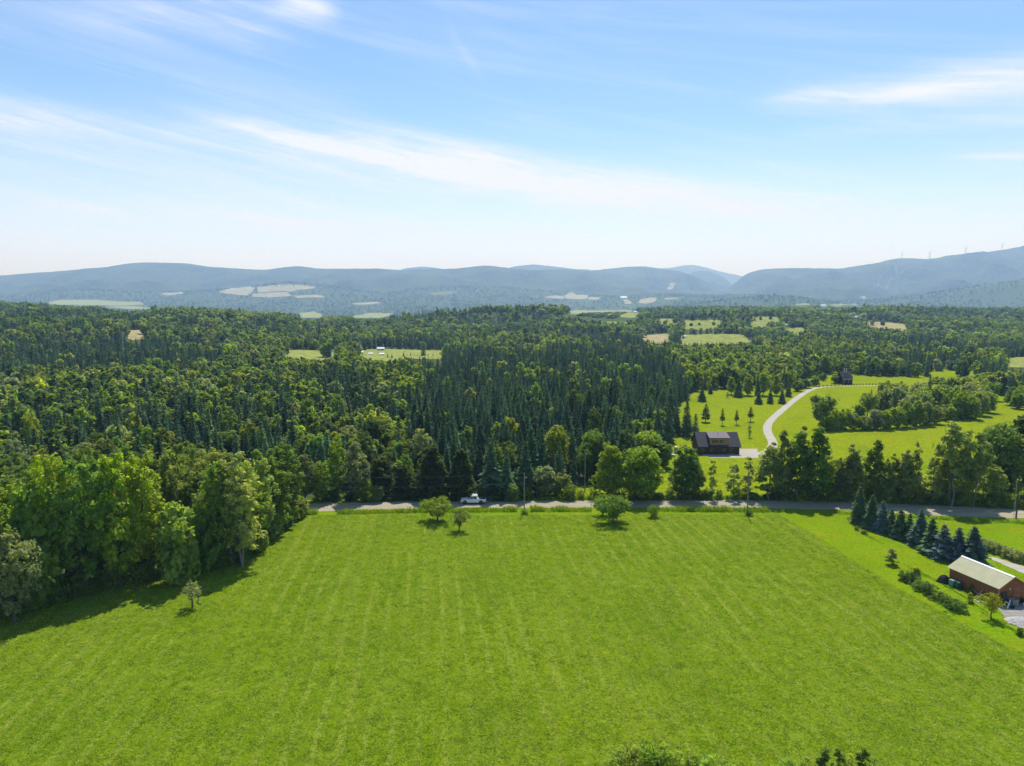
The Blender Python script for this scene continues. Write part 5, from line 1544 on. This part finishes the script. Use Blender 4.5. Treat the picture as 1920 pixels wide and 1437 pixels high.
# --- wind turbines on the right-hand mountain
def turbine(label, px_, by, hub, blade, phase, yaw):
    h = cast(px_, by)
    k = 0
    while h is None and k < 12:
        by += .5; k += 1; h = cast(px_, by)
    if h is None: return
    dep = h.y * math.cos(PITCH)
    H_ = (by - hub) * dep / F; B_ = blade * dep / F
    o = tag(empty("wind_turbine", (h.x, h.y, h.z - 3), yaw), label, "wind turbine", "wind turbines on the right-hand mountain")
    MB().tube([(0, 0, 0), (0, 0, H_)], [4.2, 2.6], 12).build("tower", M_TURB, o)
    MB().box(-2.4, 2.4, -5.5, 6, H_ - .5, H_ + 4.5).build("nacelle", M_TURB, o)
    MB().tube([(0, -5.52, H_ + 2), (0, -8.5, H_ + 2)], [2.4, 1.0], 10).build("hub", M_TURB, o)
    for q in range(3):
        a = phase + q * 2.0944
        d = Vector((math.sin(a), 0, math.cos(a))); n_ = Vector((math.cos(a), 0, -math.sin(a)))
        c = Vector((0, -7.2, H_ + 2))
        pts = [(2.2, 1.5), (.16 * B_, 3.0), (.5 * B_, 2.1), (B_, .5)]
        vs = []
        for r_, w_ in pts:
            for yy in (-.45, .45): vs += [tuple(c + d * r_ - n_ * w_ * .4 + Vector((0, yy, 0))), tuple(c + d * r_ + n_ * w_ + Vector((0, yy, 0)))]
        fs = []
        for i in range(3):
            k0_ = i * 4
            fs += [(k0_, k0_ + 1, k0_ + 5, k0_ + 4), (k0_ + 2, k0_ + 6, k0_ + 7, k0_ + 3), (k0_, k0_ + 4, k0_ + 6, k0_ + 2), (k0_ + 1, k0_ + 3, k0_ + 7, k0_ + 5)]
        fs += [(0, 2, 3, 1), (12, 13, 15, 14)]
        MB().add(vs, fs).build("blade", M_TURB, o)
turbine("wind turbine furthest left on the ridge, its rotor seen edge-on", 1691, 486, 474.5, 6, .1, 1.35)
turbine("second wind turbine from the left, in the dip of the ridge", 1742.5, 488, 474.5, 6.5, .6, .35)
turbine("third wind turbine from the left on the rising ridge", 1810, 478, 465.5, 6.5, .62, .3)
turbine("wind turbine furthest right, highest on the ridge", 1878.5, 472.5, 459, 6, 1.0, .3)

# --- uncut grass along the road
def tall_grass(name, label, lines, n, h0, h1, wid, col_m, thick=.05):
    r = np.random.default_rng(len(name) + n)
    V = []
    for pts in lines:
        g = np.array([flat(*p) for p in pts])
        s = np.concatenate([[0], np.cumsum(np.linalg.norm(np.diff(g, axis=0), axis=1))])
        k = int(n * s[-1])
        t = r.random(k) * s[-1]
        cx = np.interp(t, s, g[:, 0]); cy = np.interp(t, s, g[:, 1]) + r.normal(0, wid, k).clip(-2 * wid, 2 * wid)
        hh = (h0 + (h1 - h0) * fbm(cx / 3.0 + 5, cy / 2.0, 3)) * r.uniform(.6, 1.25, k)
        a = r.random(k) * 6.28; ln = r.normal(0, .25, k) * hh; bt = r.random(k) * 6.28
        w = thick * r.uniform(.7, 1.5, k)
        p0 = np.stack([cx - np.cos(a) * w, cy - np.sin(a) * w, np.zeros(k)], 1)
        p1 = np.stack([cx + np.cos(a) * w, cy + np.sin(a) * w, np.zeros(k)], 1)
        p2 = np.stack([cx + np.cos(bt) * ln + np.cos(a) * w * .6, cy + np.sin(bt) * ln + np.sin(a) * w * .6, hh], 1)
        p3 = np.stack([cx + np.cos(bt) * ln * 1.1 - np.cos(a) * w * .6, cy + np.sin(bt) * ln * 1.1 - np.sin(a) * w * .6, hh * .95], 1)
        V.append(np.stack([p0, p1, p2, p3], 1).reshape(-1, 3))
    V = np.concatenate(V)
    o = link(name, mesh_np(name, V, np.arange(len(V)).reshape(-1, 4), (col_m,)))
    return tag(o, label, "grass", None, 'stuff')
def blade_mat():
    def f(nb, out):
        pos = nb.n('ShaderNodeNewGeometry').outputs['Position']
        c = nb.mix(nb.ramp(nb.noise(pos, .5, 4, .6), .35, .7), (.16, .29, .010), (.24, .32, .014))
        d = nb.n('ShaderNodeBsdfDiffuse'); nb.put(d.inputs[0], c)
        t = nb.n('ShaderNodeBsdfTranslucent'); nb.put(t.inputs[0], nb.vm('MULTIPLY', c, (1.7, 1.6, .4)))
        mx = nb.n('ShaderNodeMixShader'); mx.inputs[0].default_value = .45
        nb.nt.links.new(d.outputs[0], mx.inputs[1]); nb.nt.links.new(t.outputs[0], mx.inputs[2])
        nb.nt.links.new(mx.outputs[0], out.inputs[0])
    return mat("grass blades", f)
M_BLADE = blade_mat()
tall_grass("tall_grass", "uncut grass strip between the road and the mown field", [[(572, 964), (596, 963.5)], [(634, 963.5), (700, 962), (800, 960.5), (900, 959), (970, 958.5)], [(995, 958.5), (1110, 958.5)], [(1236, 958), (1300, 958), (1440, 959)]], 70, .35, 1.5, .55, M_BLADE)
tall_grass("tall_grass", "uncut grass strip in front of the spruce row and along the right-hand road", [[(1440, 959), (1475, 960)], [(1570, 963), (1660, 968), (1780, 975), (1900, 981), (2080, 990)]], 45, .25, .9, .5, M_BLADE)
tall_grass("tall_grass", "weedy grass along the far side of the road under the trees", [[(990, 938), (1200, 936), (1330, 935), (1470, 936), (1600, 939)], [(1640, 942), (1760, 946), (1930, 955)]], 50, .3, 1.2, .5, M_BLADE)
tall_grass("weeds", "rough weeds on the bank between the dark hedge and the shed", [[(1705, 1066), (1745, 1084), (1795, 1112), (1845, 1146)], [(1612, 1000), (1650, 1016)], [(1785, 1096), (1815, 1116), (1860, 1142)], [(1845, 1152), (1880, 1172), (1925, 1196)]], 40, .06, .34, 1.5, M_BLADE)
# rows of orchard bushes on the far hill pasture
r_o = np.random.default_rng(5)
C_ = []
for (x0, x1, y0, y1, x2, x3) in ((1083, 1108, 593, 586, 1096, 1126), (1112, 1130, 595.5, 586, 1130, 1148), (1138, 1152, 597, 586.5, 1152, 1176)):
    for i in range(9):
        t = i / 8
        for k in range(14):
            u = k / 13
            a_ = x0 + (x2 - x0) * u; b_ = x1 + (x3 - x1) * u
            h = cast(a_ + (b_ - a_) * t, y0 + (y1 - y0) * u)
            if h is not None: C_.append((h.x, h.y, h.z + 1.0))
C_ = np.array(C_)
C_ = np.repeat(C_, 5, 0) + r_o.normal(size=(len(C_) * 5, 3)) * np.array([1.4, 1.6, .5])
v_, f_ = cards(C_, r_o.normal(size=C_.shape) + np.array([0, 0, .8]), 1.5 + r_o.random(len(C_)), r_o)
oo = link("orchard_rows", mesh_np("orchard_rows", v_, f_, (M_LEAF,)))
oo['tint'] = [.05, .095, .03]
tag(oo, "dark rows of orchard bushes on the far hill pasture", "orchard", None, 'stuff')

# ------------------------------------------------------------------ the forest
EXCL = [np.array(p) for p in (
    pxpoly([(1000, 960), (1600, 960), (2300, 990), (2300, 905), (2100, 850), (2100, 800), (1960, 762), (1740, 708), (1640, 706), (1560, 700), (1500, 712), (1478, 730), (1400, 730), (1310, 733), (1268, 765), (1250, 836), (1236, 884), (1090, 915), (1000, 934)]),
)]
FP = [np.array(p, float) for p in FIELD_PX]
def free(x, y, z, h):
    ok = np.ones(len(x), bool)
    for e in EXCL: ok &= ~inside(e, x, y)
    for fr, sd in ((0.0, 0), (0.4, 0), (0.7, -.2), (0.7, .2), (0.9, 0), (1.02, 0)):
        px, py, dep = project(np.stack([x + h * sd, y, z + h * fr], -1))
        for f in FP:
            m = (px > f[:, 0].min() - 4) & (px < f[:, 0].max() + 4) & (py > f[:, 1].min() - 2) & (py < f[:, 1].max() + 2) & ok
            if m.any():
                idx = np.nonzero(m)[0]
                ok[idx] &= ~inside(f, px[idx], py[idx])
    return ok

def band_points(d0, d1, sp):
    """jittered grid over the fan in front of the camera"""
    n = int((d1 - d0) / sp) + 1
    X, Y = [], []
    for i in range(n):
        y = d0 + (i + 0.5) * sp
        half = y * 0.86 + 30
        k = int(2 * half / sp)
        x = -half + (np.arange(k) + 0.5) * sp
        X.append(x + rng.uniform(-.48, .48, k) * sp)
        Y.append(np.full(k, y) + rng.uniform(-.48, .48, k) * sp)
    return np.concatenate(X), np.concatenate(Y)

pts = []
for d0, d1, sp, hs in ((176, 330, 4.0, 1.0), (330, 620, 4.6, 1.0), (620, 1150, 6.2, 1.08), (1150, 2200, 9.5, 1.2), (2200, 3400, 17, 1.5), (3400, 7600, 36, 1.9)):
    x, y = band_points(d0, d1, sp)
    pts.append(np.stack([x, y, np.full(len(x), hs), np.full(len(x), sp)], -1))
P = np.concatenate(pts)
x, y = P[:, 0], P[:, 1]
z = height(x, y) - 0.2
# which stand: conifers and broadleaved trees in patches
patch = fbm(x / 150 + 3, y / 260 + 8, 3) + (fbm(x / 40, y / 60, 2) - 0.5) * 0.35
px, py, dep = project(np.stack([x, y, z + 8], -1))
stand = inside(np.array([(800, 668), (980, 655), (1250, 660), (1300, 720), (1262, 860), (1000, 925), (860, 900), (760, 800)], float), px, py)
edge = inside(np.array([(-200, 800), (250, 830), (520, 870), (640, 900), (640, 960), (-200, 960)], float), px, py)
con_p = np.clip((patch - 0.38) * 4.5, 0.20, 0.92)
con_p = np.where(stand, 0.93, con_p)
con_p = np.where(edge, con_p * 0.5, con_p)
con_p = np.where(y > 1000, np.clip((patch - 0.40) * 4, 0.12, 0.85), con_p)
is_con = rng.random(len(x)) < con_p
hgt = np.where(is_con, rng.normal(10.6, 2.6, len(x)), rng.normal(9.8, 2.0, len(x))).clip(5.5, 17)
hgt = hgt * np.where(y > 1150, 1.1, 1.0)
# younger trees close behind the road
# broad crowns need more room
keep = np.where(is_con, rng.random(len(x)) < np.where(stand, 0.70, 0.85), rng.random(len(x)) < np.where(y < 620, 0.78, 0.92))
keep &= free(x, y, z, hgt * P[:, 2] ** 0.5)
TK = np.array([(a, c, r_) for a, c, r_ in TAKEN])
near_i = np.nonzero(keep & (y < 340))[0]
d2 = (x[near_i, None] - TK[None, :, 0]) ** 2 + (y[near_i, None] - TK[None, :, 1]) ** 2
keep[near_i] &= ~(d2 < (TK[None, :, 2] * 0.8 + 1.4) ** 2).any(1)
keep &= ~((y < 186) & (px > 560))
keep &= ~((px < 575) & (y < 185))
P, x, y, z, is_con, hgt, patch, px, py, stand = (q[keep] for q in (P, x, y, z, is_con, hgt, patch, px, py, stand))
N = len(x)
# tints
bp_ = np.array([BRIGHT, MID, DARK, YELLOW, GREY, ASPEN, MID, DARK, BRIGHT, MID])
tp = fbm(x / 60 + 40, y / 90, 3) + rng.normal(0, 0.10, N)
bi = np.clip((tp * 2.6 - 0.75) * len(bp_), 0, len(bp_) - 1).astype(int)
bi = np.where(rng.random(N) < 0.22, rng.integers(0, len(bp_), N), bi)
tint = np.where(is_con[:, None], np.where((rng.random(N) < 0.5)[:, None], np.array(CON), np.array(CON2)), bp_[bi])
tint = tint * (1 + np.where(is_con, 0.34, 0.20)[:, None] * rng.normal(size=(N, 1))).clip(0.45, 1.8)
oneoff = (~is_con) & (rng.random(N) < 0.0004)
tint[oneoff] = (0.12, 0.07, 0.04)
tint = np.where((y > 900)[:, None] & ~is_con[:, None], tint * np.array([0.72, 0.80, 1.15]), tint)     # aerial haze painted in: far broadleaf tints dulled and shifted blue by distance
# trees nearest the viewer become objects of their own
dist = np.hypot(x, y)
infr = (px > -40) & (px < 1960) & (py > 560)
own = np.zeros(N, bool)
for flag, nmax in ((True, 262), (False, 62)):
    idx = np.nonzero((is_con == flag) & infr)[0]
    idx = idx[np.argsort(dist[idx] / hgt[idx] * (1 + 0.0 * idx))][:nmax]
    own[idx] = True
LABC = "conifer standing in the dense spruce forest beyond the road"
LABB = "leafy tree standing in the mixed forest beyond the road"
for i in np.nonzero(own)[0]:
    k = random.choice(FIR if is_con[i] else [WOOD[0], WOOD[4], WOOD[2], MAPLE[0]])
    w = 2 * k.r * hgt[i] / k.h * random.uniform(0.9, 1.25)
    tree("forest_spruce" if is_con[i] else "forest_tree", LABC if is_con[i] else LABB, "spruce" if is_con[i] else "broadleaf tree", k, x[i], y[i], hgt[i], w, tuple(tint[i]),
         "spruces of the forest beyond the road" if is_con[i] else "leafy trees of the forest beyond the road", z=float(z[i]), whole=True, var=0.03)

def proto_collection(name, kinds):
    c = bpy.data.collections.new(name)
    for i, k in enumerate(kinds):
        o = bpy.data.objects.new(name + "_shape", k.joined() if k.td is not None and len(k.td[0]) else k.crown)
        c.objects.link(o)
    return c

def scatter(name, pos, size, tints, kinds, label, cat, coll=None):
    """one object that carries many instances of a few plant meshes"""
    n = len(pos)
    if n == 0: return
    me = bpy.data.meshes.new(name)
    me.vertices.add(n)
    me.vertices.foreach_set('co', np.ascontiguousarray(pos, np.float32).ravel())
    def attr(nm, typ, data, field):
        a = me.attributes.new(nm, typ, 'POINT')
        a.data.foreach_set(field, np.ascontiguousarray(data, dtype=np.int32 if typ == 'INT' else np.float32).ravel())
    attr("pick", 'INT', rng.integers(0, kinds, n), 'value')
    attr("size", 'FLOAT_VECTOR', size, 'vector')
    attr("turn", 'FLOAT_VECTOR', np.stack([np.zeros(n), np.zeros(n), rng.uniform(0, 6.28, n)], -1), 'vector')
    attr("tint", 'FLOAT_VECTOR', tints, 'vector')
    o = link(name, me)
    tag(o, label, cat, None, 'stuff')
    ng = bpy.data.node_groups.new(name, 'GeometryNodeTree')
    ng.interface.new_socket("Geometry", in_out='INPUT', socket_type='NodeSocketGeometry')
    ng.interface.new_socket("Geometry", in_out='OUTPUT', socket_type='NodeSocketGeometry')
    nd = ng.nodes
    gi, go = nd.new('NodeGroupInput'), nd.new('NodeGroupOutput')
    ci = nd.new('GeometryNodeCollectionInfo')
    ci.inputs['Collection'].default_value = coll
    ci.inputs['Separate Children'].default_value = True
    ci.inputs['Reset Children'].default_value = True
    ip = nd.new('GeometryNodeInstanceOnPoints')
    def na(nm, t):
        q = nd.new('GeometryNodeInputNamedAttribute'); q.data_type = t
        q.inputs['Name'].default_value = nm
        return q.outputs['Attribute']
    L = ng.links.new
    L(gi.outputs[0], ip.inputs['Points'])
    L(ci.outputs[0], ip.inputs['Instance'])
    ip.inputs['Pick Instance'].default_value = True
    L(na("pick", 'INT'), ip.inputs['Instance Index'])
    L(na("turn", 'FLOAT_VECTOR'), ip.inputs['Rotation'])
    L(na("size", 'FLOAT_VECTOR'), ip.inputs['Scale'])
    L(ip.outputs[0], go.inputs[0])
    m_ = o.modifiers.new("plants", 'NODES')
    m_.node_group = ng
    print(name, n)

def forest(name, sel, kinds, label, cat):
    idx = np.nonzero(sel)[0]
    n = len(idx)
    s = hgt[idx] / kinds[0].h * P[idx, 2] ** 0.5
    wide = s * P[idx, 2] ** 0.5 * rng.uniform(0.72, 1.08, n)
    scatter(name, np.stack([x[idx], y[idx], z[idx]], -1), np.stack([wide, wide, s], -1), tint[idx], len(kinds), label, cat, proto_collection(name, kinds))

rest = ~own
forest("broadleaf_forest", rest & ~is_con & (y < 900), F_BROAD, "green mixed broadleaved forest filling the middle distance", "forest")
forest("conifer_forest", rest & is_con & (y < 900), F_CON, "dark dense spruce forest filling the middle distance", "forest")
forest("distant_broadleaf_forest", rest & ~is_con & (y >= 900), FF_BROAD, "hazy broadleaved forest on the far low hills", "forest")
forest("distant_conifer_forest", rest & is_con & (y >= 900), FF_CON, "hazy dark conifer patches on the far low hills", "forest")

# short regrown grass standing on the mown field
def tuft_mesh(seed, n, spread, h):
    r = np.random.default_rng(seed)
    c = r.normal(0, spread, (n, 2)); a = r.random(n) * 6.28; w = 0.035 + 0.03 * r.random(n)
    hh = h * (0.5 + 0.8 * r.random(n)); ln = r.normal(0, 1.3, (n, 2)) * hh[:, None]
    dxy = np.stack([np.cos(a), np.sin(a)], 1) * w[:, None]
    z0 = np.zeros((n, 1))
    p = [np.concatenate([c - dxy, z0], 1), np.concatenate([c + dxy, z0], 1), np.concatenate([c + ln + dxy * .5, hh[:, None]], 1), np.concatenate([c + ln - dxy * .5, hh[:, None]], 1)]
    return mesh_np("grass_tuft", np.stack(p, 1).reshape(-1, 3), np.arange(n * 4).reshape(-1, 4), (M_LEAF,))
tc_ = bpy.data.collections.new("tufts")
for q in range(4):
    tc_.objects.link(bpy.data.objects.new("grass_tuft", tuft_mesh(300 + q, 16, 0.24, 0.075)))
hp = np.array(hay)
gx1, gy1 = rng.uniform(-135, 115, 190000), 62 + 106 * rng.random(190000) ** 1.25
gok = inside(hp, gx1, gy1)
gpx, gpy, _ = project(np.stack([gx1, gy1, np.zeros(len(gx1))], -1))
gok &= (gpx > -60) & (gpx < 1980) & (gpy < 1480)
u_ = gx1 * math.cos(R(-6)) - gy1 * math.sin(R(-6))
dens = 0.45 + 0.22 * fbm(gx1 / 7, gy1 / 16, 4) + 0.22 * np.sin(u_ * 2 * math.pi / 3.1) * fbm(gx1 / 20 + 9, gy1 / 30, 2)
gok &= rng.random(len(gx1)) < dens * 0.8
gx1, gy1 = gx1[gok], gy1[gok]
m_n = len(gx1)
gs = rng.uniform(0.5, 1.25, m_n)
straw = np.clip(0.22 + 0.9 * (fbm(gx1 / 5 + 50, gy1 / 22, 4) - 0.5) + 0.9 * (np.sin(u_[gok] * 2 * math.pi / 3.1) - 0.35).clip(0, 1) * (fbm(gx1 / 24 + 9, gy1 / 60, 3) > 0.45), 0.02, 0.9)
gt = np.where((rng.random(m_n) < straw)[:, None], np.array((0.40, 0.47, 0.09)), np.array((0.225, 0.350, 0.012))) * rng.uniform(0.65, 1.2, (m_n, 1))
scatter("field_grass", np.stack([gx1, gy1, np.full(m_n, 0.03)], -1), np.stack([gs * 1.2, gs * 1.2, gs], -1), gt, 4, "short grass regrowing all over the mown field", "grass", tc_)

# ------------------------------------------------------------------ haze
def haze_mat():
    def f(nb, out):
        v = nb.n('ShaderNodeVolumePrincipled')
        v.inputs['Color'].default_value = (0.37, 0.575, 1.0, 1)
        v.inputs['Density'].default_value = 0.000106
        v.inputs['Absorption Color'].default_value = (1, 1, 1, 1)
        v.inputs['Density Attribute'].default_value = ""
        v.inputs['Anisotropy'].default_value = 0.15
        nb.nt.links.new(v.outputs[0], out.inputs['Volume'])
    return mat("haze air", f)
z_low = min(float(np.min([v.co.z for v in o.data.vertices])) for o in COL.objects if o.type == 'MESH' and o.parent is None and o.get('kind') == 'structure')
print('lowest ground', z_low)
hz = MB().box(-24000, 24000, -24000, 24000, z_low - 1.0, 885)
hm = haze_mat()
ho = hz.build("haze", hm)
tag(ho, "thin blue summer haze over the whole valley", "haze", None, 'stuff')
